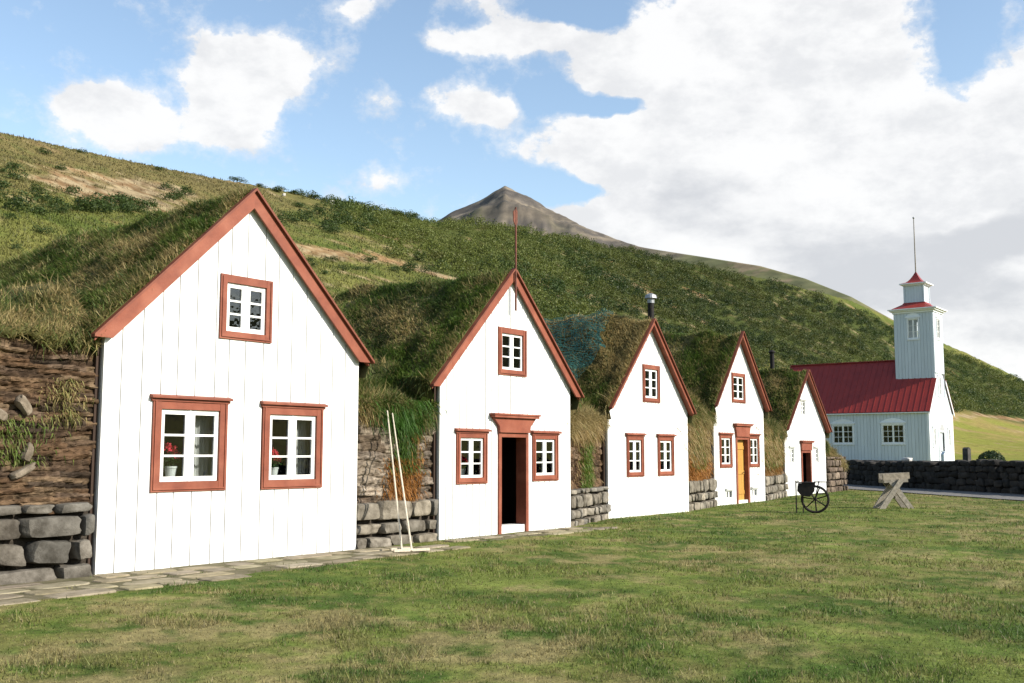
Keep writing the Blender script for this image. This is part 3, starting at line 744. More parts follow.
    for k in (0, -1):
        n = 900; t = rng.uniform(0, ny-1.01, n); i = t.astype(int); f_ = (t-i)[:, None]; b = G[k][i]*(1-f_)+G[k][i+1]*f_; sgn = -1 if k == 0 else 1
        b = b-np.array([0, 0, 1])*rng.uniform(-.04, .22, n)[:, None]; H = rng.uniform(.08, .24, n); Dd = np.array([sgn*.5, 0, .1])+rng.normal(0, .3, (n, 3)); q = b+np.array(zo)
        blades(g, b, H, np.full(n, .011+.0004*math.hypot(xc, Y)), Dd*.6, np.array([0, 0, -1])*(H*.75)[:, None]+rng.normal(0, .05, (n, 3)), 1.2*grass_colors(q[:, 0], q[:, 1], q[:, 2], straw, 1, seed+8))
    go = g.build('roof_grass', M['grass'], ro); go['kind'] = 'stuff'
    for w in wins: window(root, w[0]-xc, w[1]-xc, w[2], w[3], **(w[4] if len(w) > 4 else {}))
    if door: make_door(root, xc, door)
    return root, xc, G

def make_door(root, xc, d):
    a, b, z1 = d['x0']-xc, d['x1']-xc, d['z1']; fw = d.get('fw', .09); dep = d.get('depth', .3)
    f = MB(); t = lambda: np.ones(3)*rng.uniform(.92, 1.05)
    f.box(a-fw*.4, a+fw*.6, -.06, dep, 0, z1, t()); f.box(b-fw*.6, b+fw*.4, -.06, dep, 0, z1, t()); f.box(a+fw*.6, b-fw*.6, -.055, dep, z1-fw, z1-.002, t())
    fo = f.build('door_frame', M['red'], root)
    h = MB(); c = (a+b)/2; hb = (b-a)/2+fw*.45; ht = d.get('hood_w', .76); z2 = d['hood_top']
    h.prism_xz([(c-hb, z1+.003), (c+hb, z1+.003), (c+hb+.02, z1+(z2-z1)*.35), (c+ht-.04, z2-.07), (c-ht+.04, z2-.07), (c-hb-.02, z1+(z2-z1)*.35)], -.10, 0, t())
    h.box(c-ht, c+ht, -.16, 0, z2-.068, z2-.02, t()); h.box(c-ht-.03, c+ht+.03, -.18, 0, z2-.018, z2+.015, t())
    h.build('door_head', M['red'], root)
    s = MB(); s.box(a+.05, b-.05, -.02, dep+.1, -.05, d.get('step', .15), (1, 1, 1)); s.build('doorstep', M['sash'] if d.get('pale', True) else M['grey_wood'], root)
    l = MB()
    if d['leaf'] == 'open':
        for i in range(4): l.box(a+.09, a+.13, dep+.02+i*.2, dep+.215+i*.2, .12, z1-.06, t())
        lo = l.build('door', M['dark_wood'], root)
        k = MB(); k.tube([(a+.13, dep+.75, 1.0), (a+.18, dep+.75, 1.0)], .015); k.build('handle', M['iron'], lo)
    else:
        y = dep*.8; n = 4; w = (b-a-fw*1.2)/n; x = a+fw*.6
        for i in range(n): l.box(x+i*w+.003, x+(i+1)*w-.003, y, y+.04, d.get('step', .15), z1-fw, t())
        for zz in (.35, 1.0, z1-.35): l.box(x+.02, x+n*w-.02, y-.02, y, zz-.06, zz+.06, t())
        lo = l.build('door', M[d['leaf']], root)
        k = MB(); k.tube([(b-fw-.08, y-.02, 1.0), (b-fw-.08, y-.07, 1.0), (b-fw-.18, y-.075, 1.0)], .013); k.build('handle', M['iron'], lo)

# ------------------------------------------------------------------ turf walls
def turf_wall(label, A, B, zA, zB, zs, pal, seed, depth=7, layers=.12, straw=.4, stone_w=(.3, .6), stone_col=((.25, .235, .21), (.34, .30, .24)), moss=(), hang=.5, ndens=1.0, layer_amp=.06, back=True, pale=(), course=.27, batter=0.0, rug=.8, wob=.5):
    A = np.array([*A, 0.]); B = np.array([*B, 0.]); L = np.linalg.norm(B-A); U = (B-A)/L; Nn = np.array([U[1], -U[0], 0]); Zv = np.array([0, 0, 1.])
    root = empty('turf_wall', tuple(A)); tag(root, label, 'turf wall', 'turf and stone walls between the houses')
    dist = math.hypot(*(A[:2]+B[:2])/2)
    zt = lambda u: zA+(zB-zA)*u/L
    # turf layers
    nu, nv = int(L/.03)+2, int((max(zA, zB)-zs+.25)/.016)
    u, v = np.meshgrid(np.linspace(-.12, L+.12, nu), np.linspace(0, 1, nv), indexing='ij')
    ztop = zt(u)+fbm(u/.6, u*0, oct=3, seed=seed)*.08
    z = zs-.15+v*(ztop-zs+.15)
    vv = z/layers+wob*fbm(u/1.1, z/.6, oct=2, seed=seed+1)+.16*fbm(u/.25, z*4, oct=2, seed=seed+11)
    li = np.floor(vv); fr = vv-li
    sg = np.floor(u/.55+_hash(li, li*0, li*0, seed)*9)
    h1 = _hash(li, sg, li*0, seed+2); h2 = _hash(li, sg, li*0, seed+3)
    disp = (h1-.5)*layer_amp*1.3+layer_amp*.55*(np.clip(fr*(1-fr)*4, 0, 1)**.4-.7)+fbm(u/.13, z/.07, oct=5, seed=seed+4, gain=.62)*layer_amp*rug+fbm(u/.8, z/.8, oct=2, seed=seed+5)*.07
    disp = disp+batter*(1-v)
    P = A*0+U*u[..., None]+Nn*disp[..., None]+Zv*z[..., None]
    pal = np.array(pal); ci = np.clip((h2*len(pal)).astype(int), 0, len(pal)-1)
    C = pal[ci]*(.75+.5*h1)[..., None]*(.62+.75*sstep(-.5, .5, fbm(u/.085, z/.045, oct=4, seed=seed+6, gain=.65)))[..., None]
    m = MB(); m.grid(P, col=C); m.build('turf_layers', M['strip'], root, smooth=False)
    # stone base
    s = MB()
    bk = np.array([.06, .05, .04])
    cor = [U*-.1+Nn*-.02, U*(L+.1)+Nn*-.02, U*(L+.1)-Nn*.5, U*-.1-Nn*.5]
    s.hexa([tuple(c+Zv*-.2) for c in cor]+[tuple(c+Zv*(zs-.04)) for c in cor], bk)
    zz = -.06; row = 0
    while zz < zs-.12:
        h = min(course*rng.uniform(.7, 1.3), zs-zz); 
        if zs-zz-h < .12: h = zs-zz
        x = -.05-rng.uniform(0, .2)
        while x < L+.02:
            w = stone_w[0]*.7+(stone_w[1]*1.15-stone_w[0]*.7)*rng.beta(1.3, 1.3); t = rng.random(); c = np.array(stone_col[0])*(1-t)+np.array(stone_col[1])*t
            if x+w > .06: 
                xa = max(x, .0-.02); xb = min(x+w, L-.03)
                if xb-xa > .08: stone(s, U*(xa+xb)/2+Zv*(zz+h/2)+Nn*(.03+rng.uniform(-.03, .04)+batter), U, Zv, Nn, xb-xa-rng.uniform(.025, .075), h*rng.uniform(.80, 1.0)-.02, .34, c*rng.uniform(.5, 1.0), 7, .08)
            x += w
        zz += h; row += 1
    for (pu, pz, pw, ph, rot) in pale:
        c_, s_ = math.cos(R(rot)), math.sin(R(rot))
        stone(s, U*pu+Zv*pz+Nn*.03, U*c_+Zv*s_, -U*s_+Zv*c_, Nn, pw, ph, .16, np.array([.25, .21, .165])*rng.uniform(.8, 1.2), 4, .14)
    s.build('stone_base', M['stone'], root, smooth=True)
    # turf top running back between the roofs
    nw, nd = max(12, int(L/.12)), 40
    u, w = np.meshgrid(np.linspace(-.02, L+.02, nw), np.concatenate([[0, .0, .03, .1, .2], np.linspace(.35, depth, nd-5)]), indexing='ij')
    lipz = np.array([-.24, -.14, -.04, .02, .05]+[.08]*(nd-5))[None, :]+.16*fbm(u/.45, u*0, oct=3, seed=seed+25)*np.array([2.2, 1.6, 1.2, 1, 1]+[.6]*(nd-5))[None, :]
    out = np.array([.02, .08, .09, .06, .02]+[0]*(nd-5))[None, :]
    z = zt(u)+lipz+fbm(u/.5, w/.5, oct=4, seed=seed+20)*.10+.45*sstep(.1, 1.3, w)+.32*(sstep(.7, 0, L-u)+sstep(.5, 0, u))*sstep(.03, .5, w)+np.maximum(0, w-1)*.03
    P = U*u[..., None]+Nn*(out-w+.05*fbm(u/.3, w*0, oct=2, seed=seed+21)+batter*.0)[..., None]+Zv*z[..., None]
    m = MB(); m.grid(P); tt = m.build('turf_top', M['soil'], root, smooth=True)
    g = MB(); zo = tuple(A); wd = .010+.0004*dist
    wgt = np.ones((nw-1, nd-1)); wgt[:, :8] *= 6; wgt[:, 24:] *= .4
    turf_grass(g, P, int(3600*L*ndens), (.07, .2), wd, straw, seed+30, weight=wgt, zoff=zo)
    # long blades hanging over the lip
    n = int(520*L*ndens*hang*2)
    uu = rng.uniform(.04, L-.04, n*2); uu = uu[rng.random(n*2) < sstep(-.35, .35, fbm(uu/.38, uu*0+3, oct=3, seed=seed+42))]; n = len(uu); b = U*uu[:, None]+Nn*rng.uniform(.02, .12, n)[:, None]+Zv*(zt(uu)+rng.uniform(-.22, .06, n)+.25*fbm(uu/.45, uu*0, oct=3, seed=seed+25))[:, None]
    Hh = rng.uniform(.06, .29, n)*(.35+sstep(-.3, .4, fbm(uu/.4, uu*0, oct=2, seed=seed+40))); Dd = Nn*.6+rng.normal(0, .35, (n, 3))+Zv*.2; Dd /= np.linalg.norm(Dd, axis=1)[:, None]
    q = b+A
    blades(g, b, Hh, np.full(n, wd*1.1), Dd*.55, Zv*(-Hh*.8)[:, None]+rng.normal(0, .08, (n, 3)), grass_colors(q[:, 0], q[:, 1], q[:, 2], straw+.1, 1, seed+41))
    gg = g.build('top_grass', M['grass'], tt); gg['kind'] = 'stuff'
    # moss and grass growing on the face
    if moss:
        g = MB()
        for (u0, u1, z0, z1, n, c0, c1, ln) in moss:
            uu = u0+(u1-u0)*np.clip(rng.normal(.5, .22, n), -.2, 1.2); zz_ = rng.uniform(z0, z1, n)
            b = U*uu[:, None]+Nn*(batter*.5+rng.uniform(-.01, .09, n))[:, None]+Zv*zz_[:, None]
            Hh = rng.uniform(.4, 1, n)*ln; Dd = Nn+rng.normal(0, .5, (n, 3))-Zv*.2; Dd /= np.linalg.norm(Dd, axis=1)[:, None]
            cc = lerp3(np.array(c0), np.array(c1), rng.random(n))*1.3*rng.uniform(.7, 1.3, n)[:, None]
            blades(g, b, Hh*.5, np.full(n, wd*1.1), Dd, Zv*(-Hh*.7)[:, None]+rng.normal(0, .03, (n, 3)), cc)
        gg = g.build('face_moss', M['grass'], root); gg['kind'] = 'stuff'
    return root
# ------------------------------------------------------------------ the row of houses
FW1 = dict(fw=.14, stile=.07, mid=.14, munt=.03, rail=.07, sd=.016)
FW2 = dict(fw=.115, stile=.05, mid=.10, munt=.028, rail=.05, hood=True, sd=.014)
FW2u = dict(FW2, hood=False); FW1u = dict(FW1, hood=False, fw=.12)
FW4 = dict(sd=.014, fw=.11, stile=.04, mid=.08, munt=.026, rail=.045)
TINY = dict(sd=.01, fw=.03, frame_mat='sash', stile=.025, mid=.06, munt=.03, rail=.03, rows=1, hood=True, proud=.03)
H5W = dict(sd=.009, fw=.05, frame_mat='sash', stile=.022, mid=.05, munt=.025, rail=.03, rows=3, hood=True, proud=.04)

H1, c1, G1 = turf_house('widest white gabled turf house with three red framed windows and no door, nearest the camera', 8.08, 12.92, 13.05, 5.68, .954, 2.6, .27, .13, .31,
    [(8.88, 10.25, 1.05, 2.40, FW1), (10.85, 12.19, 1.04, 2.38, FW1), (9.98, 11.06, 3.32, 4.34, FW1u)], straw=.17, lift=.0, sag=.42, nbl=52000, seed=11, depth=10)
H2, c2, G2 = turf_house('white gabled turf house with an open dark doorway and a weather vane on its peak', 15.1, 19.52, 13.1, 5.39, 1.0, 2.5, .22, .13, .2,
    [(15.62, 16.65, 1.01, 2.05, FW2), (18.11, 19.14, 1.02, 2.05, FW2), (16.93, 17.97, 3.19, 4.2, FW2u)],
    door=dict(x0=16.93, x1=17.87, z1=2.03, hood_top=2.40, leaf='open', step=.16, depth=.2), straw=.12, lift=.08, sag=.25, nbl=42000, seed=23, depth=10)
H3, c3, G3 = turf_house('white gabled turf house with capped stove pipe on its peak and netting over its turf', 22.68, 26.97, 14.1, 5.18, 1.085, 2.23, .13, .2, .2,
    [(23.64, 24.59, 1.0, 2.1, FW2), (25.27, 26.25, 1.0, 2.1, FW2), (24.51, 25.51, 2.96, 4.0, FW2u)], straw=.62, lift=.26, sag=.0, nbl=30000, seed=37, thin=.45)
H4, c4, G4 = turf_house('white gabled turf house with a yellow door and two tiny basement windows', 30.42, 34.26, 15.0, 5.60, 1.21, 2.05, .13, .22, .2,
    [(30.88, 31.86, 1.15, 2.24, FW4), (33.06, 33.98, 1.15, 2.24, FW4), (31.86, 32.96, 3.26, 4.27, dict(FW4, hood=False)), (31.28, 31.84, .14, .48, TINY), (33.22, 33.74, .14, .48, TINY)],
    door=dict(x0=32.02, x1=32.92, z1=2.16, hood_top=2.58, leaf='yellow', step=.1, depth=.12, hood_w=.62), straw=.13, lift=.22, sag=.0, nbl=26000, seed=41)
H5, c5, G5 = turf_house('smallest white gabled turf house with unframed narrow windows, behind the iron hand cart', 38.9, 43.2, 16.2, 4.94, 1.06, 2.26, .12, .24, .2,
    [(39.45, 39.98, 1.2, 1.88, H5W), (42.02, 42.54, 1.2, 1.88, H5W), (40.7, 41.26, 3.1, 3.76, H5W)],
    door=dict(x0=40.55, x1=41.5, z1=1.74, hood_top=2.12, leaf='open', step=.06, depth=.14, hood_w=.6, pale=False), straw=.15, lift=.15, sag=.0, nbl=24000, seed=53)

# parts on the roofs
m = MB(); m.tube([(0, -.17, -.85), (0, -.17, 1.32)], .022, 8); w = m.build('weather_vane', M['rust'], H2, loc=(0, 0, 5.39))
m = MB(); m.prism_xz([(-.015, .92), (.015, .92), (.05, 1.0), (.05, 1.25), (.0, 1.30), (-.09, 1.22), (-.09, 1.02)], -.18, -.165); m.build('vane_plate', M['rust'], w)
m = MB(); m.tube([(.22, .02, 5.02), (.22, .02, 5.68)], .085, 14); p = m.build('stove_pipe', M['iron'], H3)
m = MB(); m.tube([(.22, .02, 5.68), (.22, .02, 5.80), (.22, .02, 5.81), (.22, .02, 5.90), (.22, .02, 5.95)], [.10, .10, .17, .15, .05], 16); m.build('pipe_cap', M['zinc'], p)
m = MB(); m.tube([(0, 1.3, 4.6), (0, 1.3, 5.75)], .09, 12); p = m.build('stove_pipe', M['iron'], H5)
m = MB(); m.tube([(0, 1.3, 5.75), (0, 1.3, 5.78), (0, 1.3, 5.86)], [.15, .15, .04], 12); m.build('pipe_cap', M['iron'], p)

# netting pegged over the turf of the third house
def netting():
    G = G3; nx, ny = G.shape[:2]
    def at(u, v):
        fi, fj = u*(nx-1), v*(ny-1); i = np.clip(fi.astype(int), 0, nx-2); j = np.clip(fj.astype(int), 0, ny-2); a, b = (fi-i)[:, None], (fj-j)[:, None]
        return G[i, j]*(1-a)*(1-b)+G[i+1, j]*a*(1-b)+G[i, j+1]*(1-a)*b+G[i+1, j+1]*a*b
    mb = MB(); root = np.array([c3, 14.1, 0])
    def strand(u, v):
        p = at(u, v)+np.array([-.12, 0, .12])+rng.normal(0, .012, (len(u), 3)); d = np.gradient(p, axis=0); s = np.cross(d, [(-.73, 0, .68)]); s /= np.maximum(np.linalg.norm(s, axis=1), 1e-6)[:, None]
        V = np.stack([p-s*.009, p+s*.009], 1); mb.grid(V)
    u0, u1 = .02, .475; k = np.linspace(0, 1, 70)
    for a in np.linspace(0, 1, 62):
        v0 = .185+.03*math.sin(a*9)+.02*math.sin(a*31)
        if rng.random() < .8: strand(np.full(70, u0+(u1-u0)*a), v0+(.85-v0)*k)
    for b in np.linspace(0, 1, 72):
        if rng.random() < .8: strand(u0+(u1-u0)*k*(.86+.14*math.sin(b*23)**2), np.full(70, 0.18+.67*b)+.02*np.sin(k*9)*(1-b))
    o = mb.build('roof_netting', M['net'], loc=tuple(root)); tag(o, 'blue green netting spread over the turf roof behind the capped stove pipe', 'netting')
netting()

# ------------------------------------------------------------------ turf walls
BR = [(.10, .062, .036), (.075, .05, .032), (.13, .085, .05), (.055, .04, .028), (.115, .08, .055), (.15, .105, .065)]
GR = [(.20, .165, .125), (.15, .115, .085), (.24, .20, .155), (.095, .072, .05), (.17, .14, .11)]
OR, OR2 = (.20, .085, .018), (.30, .14, .035); GN, GN2 = (.06, .11, .015), (.03, .06, .01); ST, ST2 = (.28, .2, .09), (.2, .15, .06)
turf_wall('brown layered turf wall on three courses of large grey stones beside the widest house', (1.6, 13.02), (8.04, 13.12), 2.95, 3.12, .98, BR, 5, depth=8, layers=.07, straw=.3, stone_w=(.45, .85), course=.285,
    rug=1.2, wob=1.1, stone_col=((.155, .155, .145), (.22, .195, .165)), pale=[(5.05, 2.12, .36, .13, -28), (5.42, 2.22, .26, .12, -50), (5.5, 1.62, .12, .24, -20), (5.45, 1.38, .34, .09, 30), (3.4, 2.1, .4, .12, 15)],
    moss=[(4.6, 5.9, 1.5, 2.1, 500, OLIVE, GREEN, .16), (5.6, 6.4, 2.0, 2.6, 350, OLIVE, STRAW, .15), (2, 4.5, 1.2, 2.6, 700, OLIVE, STRAW, .16)], hang=.45, layer_amp=.05)
turf_wall('grey striped turf wall with orange moss behind the leaning hay rakes', (12.94, 13.2), (15.08, 13.22), 2.52, 2.5, .80, GR, 6, layers=.15, straw=.12, stone_w=(.5, .8), course=.285,
    moss=[(.8, 1.8, .8, 1.55, 1500, OR, OR2, .16), (.95, 1.7, 1.3, 2.45, 1500, GN, GN2, .22), (1.2, 1.9, 1.5, 2.2, 500, OR, ST2, .15), (-.1, .7, 2.2, 2.6, 300, ST, ST2, .3), (.5, 2.1, 2.15, 2.6, 1400, (.05, .12, .015), (.03, .07, .01), .42)], hang=.8, ndens=1.5, layer_amp=.07)
turf_wall('brown turf wall with a green mossy streak between open doorway house and stove pipe house', (19.5, 13.25), (22.7, 14.25), 2.45, 2.55, .82, BR[:3]+[(.17, .12, .08)], 7, layers=.16, straw=.72, stone_w=(.3, .5), course=.27,
    moss=[(1.3, 2.2, .85, 2.2, 1800, GN, (.10, .13, .02), .2), (.2, 2.9, 2.0, 2.5, 1400, ST, ST2, .4), (.3, 2.8, .9, 2.0, 500, (.14, .08, .04), ST2, .14)], hang=1.0, ndens=1.3)
turf_wall('shaggy turf wall with straw and orange moss beside the yellow door house', (26.95, 14.25), (30.45, 15.1), 2.75, 2.85, .85, BR[:3]+GR[:2], 8, layers=.16, straw=.38, stone_w=(.25, .5), course=.26,
    stone_col=((.27, .25, .21), (.36, .32, .26)), moss=[(.2, 3.3, .85, 1.6, 2200, OR, OR2, .22), (.8, 2.6, 1.2, 2.6, 2200, GN, (.11, .13, .025), .26), (0, 3.5, 1.5, 2.8, 2200, ST, ST2, .4)], hang=1.2, ndens=1.3)
turf_wall('shaggy turf wall between the yellow door house and the smallest house', (34.24, 15.15), (38.92, 16.3), 2.6, 2.5, .85, BR[:3]+GR[:2], 9, layers=.16, straw=.36, stone_w=(.25, .5), course=.26,
    stone_col=((.27, .25, .21), (.36, .32, .26)), moss=[(.2, 4.4, .85, 1.7, 2600, OR, (.16, .11, .04), .22), (.5, 4.2, 1.2, 2.5, 2600, GN, (.11, .13, .025), .28), (0, 4.6, 1.4, 2.6, 2600, ST, ST2, .4)], hang=1.2, ndens=1.2)
turf_wall('reddish stone end wall on the churchyard side of the smallest house', (43.2, 16.3), (46.9, 16.8), 2.05, 1.2, 1.5, BR[:3], 10, layers=.15, straw=.5, stone_w=(.3, .6), course=.28, depth=5,
    stone_col=((.15, .11, .085), (.25, .20, .155)), moss=[(.1, 2, .9, 1.8, 500, (.14, .08, .04), OLIVE, .16)], hang=.9)

# ------------------------------------------------------------------ church
def church():
    Y0, X0, z0 = 21.6, 80.95, .8
    root = empty('church', (X0, Y0, z0)); tag(root, 'white wooden church with dark red roof and square belfry tower behind the stone wall', 'church')
    hw, Lc, ez, rz = 3.05, 11.2, 4.05, 7.75; sl = (rz-ez)/hw
    top = lambda x: rz-.05-sl*abs(x)
    CWf = dict(sd=.012, fw=.09, frame_mat='church_trim', stile=.05, mid=.10, munt=.035, rail=.06, panecols=2, rows=3, hood=False, ped=True, sill=True, proud=.07)
    f = MB(); dop = (-.62, .62, -1, 2.35); wop = [(-2.3, -1.55, 1.3, 2.7), (1.55, 2.3, 1.3, 2.7), (-.4, .4, 5.0, 6.5)]
    columns(f, list(np.linspace(-hw, hw, 27))+[0.0], [dop]+[(a+.04, b-.04, c+.04, d-.04) for a, b, c, d in wop], top, -.03, .03, -.9, gap=.012)
    columns(f, [-hw, 0, hw], [dop]+[(a+.04, b-.04, c+.04, d-.04) for a, b, c, d in wop], lambda x: top(x)-.01, .031, .05, -.9)
    f.build('front_wall', M['church_white'], root)
    for a, b, c, d in wop: window(root, a, b, c, d, **CWf)
    sw = [(-3.35, -1.66), (-7.0, -5.35), (-10.7, -9.05)]
    for side, rz_, lx in ((-1, -math.pi/2, -hw), (1, math.pi/2, hw)):
        s = MB(); ws = sw if side < 0 else [(-b, -a) for a, b in sw]; xa, xb = (-Lc, 0) if side < 0 else (0, Lc)
        ops = [(a+.04, b-.04, 1.5+.04, 3.0-.04) for a, b in ws]
        columns(s, np.linspace(xa, xb, 47), ops, lambda x: ez+.02, -.03, .03, -.9, gap=.014); columns(s, [xa, xb], ops, lambda x: ez, .031, .05, -.9)
        s.build('side_wall', M['church_white'], root, loc=(lx, 0, 0), rot=(0, 0, rz_))
        for a, b in ws: window(root, a, b, 1.5, 3.0, loc=(lx, 0, 0), rz=rz_, **CWf)
    s = MB(); s.prism_xz([(-hw+.06, -.9), (hw-.06, -.9), (hw-.06, ez-.1), (0, rz-.35), (-hw+.06, ez-.1)], Lc-.06, Lc); s.build('back_wall', M['church_white'], root)
    s = MB(); s.box(-hw+.06, hw-.06, .06, Lc-.07, -.1, 0); s.build('inner_floor', M['dark_wood'], root)
    # roof with standing ribs
    r = MB(); oh = .22; th = .06
    for sg in (-1, 1):
        for xa, ya, yb in ((0, .0, Lc+.15), (1.24, -.18, -.001)):
            V = [(sg*xa, ya, rz-sl*xa), (sg*(hw+oh), ya, rz-sl*(hw+oh)), (sg*(hw+oh), yb, rz-sl*(hw+oh)), (sg*xa, yb, rz-sl*xa)]
            V = V+[(x, y, z+th) for x, y, z in V]; r.hexa(V if sg > 0 else [V[i] for i in (3, 2, 1, 0, 7, 6, 5, 4)])
        for k, yy in enumerate(np.arange(.1, Lc+.1, .42)):
            q = [(0, yy, rz+th+.002), (sg*(hw+oh), yy, rz+th+.002-sl*(hw+oh)), (sg*(hw+oh), yy+.05, rz+th+.002-sl*(hw+oh)), (0, yy+.05, rz+th+.002)]
            q = q+[(x, y, z+.03) for x, y, z in q]; r.hexa(q, np.ones(3)*rng.uniform(.9, 1.1))
    r.bar((0, .0, rz+th+.03), (0, Lc+.17, rz+th+.03), .22, .06)
    r.build('roof', M['church_roof'], root)
    b = MB()
    for sg in (-1, 1):
        P = [(sg*1.24, rz-sl*1.24-.01), (sg*(hw+oh), rz-sl*(hw+oh)-.01), (sg*(hw+oh), rz-sl*(hw+oh)-.2), (sg*1.24, rz-sl*1.24-.22)]
        b.prism_xz(P if sg < 0 else P[::-1], -.17, -.12)
        b.box(min(sg*hw, sg*(hw+oh)), max(sg*hw, sg*(hw+oh)), -.11, Lc+.1, ez-.33, ez-.25)
    for sx in (-1, 1): b.box(sx*hw-.08, sx*hw+.08, -.06, .1, -.9, ez-.35)
    b.build('trim', M['church_trim'], root)
    # tower
    t = MB(); tw, td, tz = 1.2, 2.75, 11.4
    wins = [(-.46, .46, 9.2, 10.8)]
    def faces(mb):
        for ax in range(4):
            tmp = MB(); w_ = tw if ax % 2 == 0 else td/2+.015
            columns(tmp, np.linspace(-w_, w_, 12 if ax % 2 == 0 else 13), [(wins[0][0]+.04, wins[0][1]-.04, wins[0][2]+.04, wins[0][3]-.04)], lambda x: tz, -.03, .03, 5.0 if ax != 0 else 6.7, gap=.012)
            columns(tmp, [-w_, w_], [(wins[0][0]+.04, wins[0][1]-.04, wins[0][2]+.04, wins[0][3]-.04)], lambda x: tz-.01, .031, .05, 5.0 if ax != 0 else 6.7)
            V = np.concatenate(tmp.v); Cc = np.concatenate(tmp.c); d = td/2+(.03 if ax == 0 else 0) if ax % 2 == 0 else tw
            V = V+np.array([0, -d, 0]); c_, s_ = [(1, 0), (0, 1), (-1, 0), (0, -1)][ax]
            V[:, 0] += {1: -.015, 3: .015}.get(ax, 0)
            W = np.stack([V[:, 0]*c_-V[:, 1]*s_, V[:, 0]*s_+V[:, 1]*c_+td/2-.04, V[:, 2]], 1)
            mb.add(W, np.concatenate(tmp.q), col=Cc)
    faces(t)
    to = t.build('tower', M['church_white'], root)
    TW = dict(CWf, sill=True, rows=3, panecols=1, fw=.09, stile=.04, mid=.09, munt=.035, rail=.05)
    window(to, *wins[0][:2], *wins[0][2:], loc=(0, -.07, 0), **{k: v for k, v in TW.items()})
    window(to, *wins[0][:2], *wins[0][2:], loc=(-tw, td/2-.04, 0), rz=-math.pi/2, **TW)
    t = MB(); cy = td/2-.04
    for k, (ov, za_, zb_) in enumerate(((.10, tz-.22, tz-.08), (.24, tz-.078, tz+.02), (.36, tz+.022, tz+.10))):
        t.box(-tw-ov, tw+ov, cy-td/2-.03-ov, cy+td/2+ov, za_, zb_)
    t.build('cornice', M['church_trim'], to)
    def hip(mb, w0, w1, z0_, z1_, n=5, pw=1.0):
        zs_ = np.linspace(0, 1, n); prev = None
        V = []; 
        for k in zs_:
            w = w0+(w1-w0)*(k**pw if pw != 1 else k); V += [(-w, cy-w, z0_+(z1_-z0_)*k), (w, cy-w, z0_+(z1_-z0_)*k), (w, cy+w, z0_+(z1_-z0_)*k), (-w, cy+w, z0_+(z1_-z0_)*k)]
        Q = []
        for k in range(n-1):
            for i in range(4): Q.append((4*k+i, 4*k+(i+1) % 4, 4*k+4+(i+1) % 4, 4*k+4+i))
        mb.add(V, Q)
    t = MB(); hip(t, tw+.3, .84, tz+.104, tz+.50); hip(t, .84, .76, tz+.50, tz+.62); t.build('tower_roof', M['church_roof'], to)
    t = MB(); t.box(-.70, .70, cy-.70, cy+.70, tz+.45, tz+1.95)
    for i in range(-3, 4): 
        t.box(i*.2-.01, i*.2+.01, cy-.712, cy-.7, tz+.65, tz+1.8, (.9, .9, .9)); t.box(-.712, -.7, cy+i*.2-.01, cy+i*.2+.01, tz+.65, tz+1.8, (.9, .9, .9))
    for sx in (-1, 1):
        for sy in (-1, 1): t.box(sx*.70-.05, sx*.70+.05, cy+sy*.70-.05, cy+sy*.70+.05, tz+.45, tz+1.9)
    la = t.build('lantern', M['church_white'], to)
    t = MB(); t.box(-.82, .82, cy-.82, cy+.82, tz+1.9, tz+1.99); t.box(-.98, .98, cy-.98, cy+.98, tz+1.992, tz+2.07); t.build('cornice', M['church_trim'], to)
    t = MB(); hip(t, .94, .05, tz+2.073, tz+2.98, 9, .45); t.build('spire_roof', M['church_roof'], to)
    t = MB(); t.tube([(0, cy, tz+2.9), (0, cy, tz+7.1)], [.05, .03], 8); fp = t.build('flagpole', M['grey_wood'], to)
    t = MB(); stone(t, (0, cy, tz+7.15), (1, 0, 0), (0, 0, 1), (0, -1, 0), .16, .16, .16, (1, 1, 1), 2, 0); t.build('finial', M['zinc'], fp)
    # double door with arched head
    d = MB()
    for sx in (-1, 1): d.box(min(sx*.62, sx*.82), max(sx*.62, sx*.82), -.09, .1, -.9, 2.4)
    a = np.linspace(0, math.pi, 13); P = [(.82*math.cos(k), 2.4+.75*math.sin(k)) for k in a]; d.prism_xz(P[::-1], -.08, -.03)
    d.prism_xz([(.55*math.cos(k), 2.5+.5*math.sin(k)) for k in a][::-1], -.10, -.08, (.45, .45, .45))
    d.build('door_frame', M['church_trim'], root)
    d = MB()
    for sx in (-1, 1):
        d.box(min(sx*.01, sx*.61), max(sx*.01, sx*.61), .06, .10, -.4, 2.35); 
        for za_, zb_ in ((.0, .8), (1.0, 2.1)): d.box(min(sx*.12, sx*.5), max(sx*.12, sx*.5), .045, .06, za_, zb_, (.8, .8, .8))
    dd = d.build('door', M['church_white'], root)
    k = MB(); k.tube([(.08, .05, 1.0), (.08, -.01, 1.0)], .03); k.build('handle', M['iron'], dd)
    for i in range(2):
        s = MB(); s.box(-1.1+.1*i, 1.1-.1*i, -.9+.3*i, -.03, -.9, -.35+.16*i, (.2, .2, .2)); 
        s.build('doorstep', M['basalt'], root)
church()

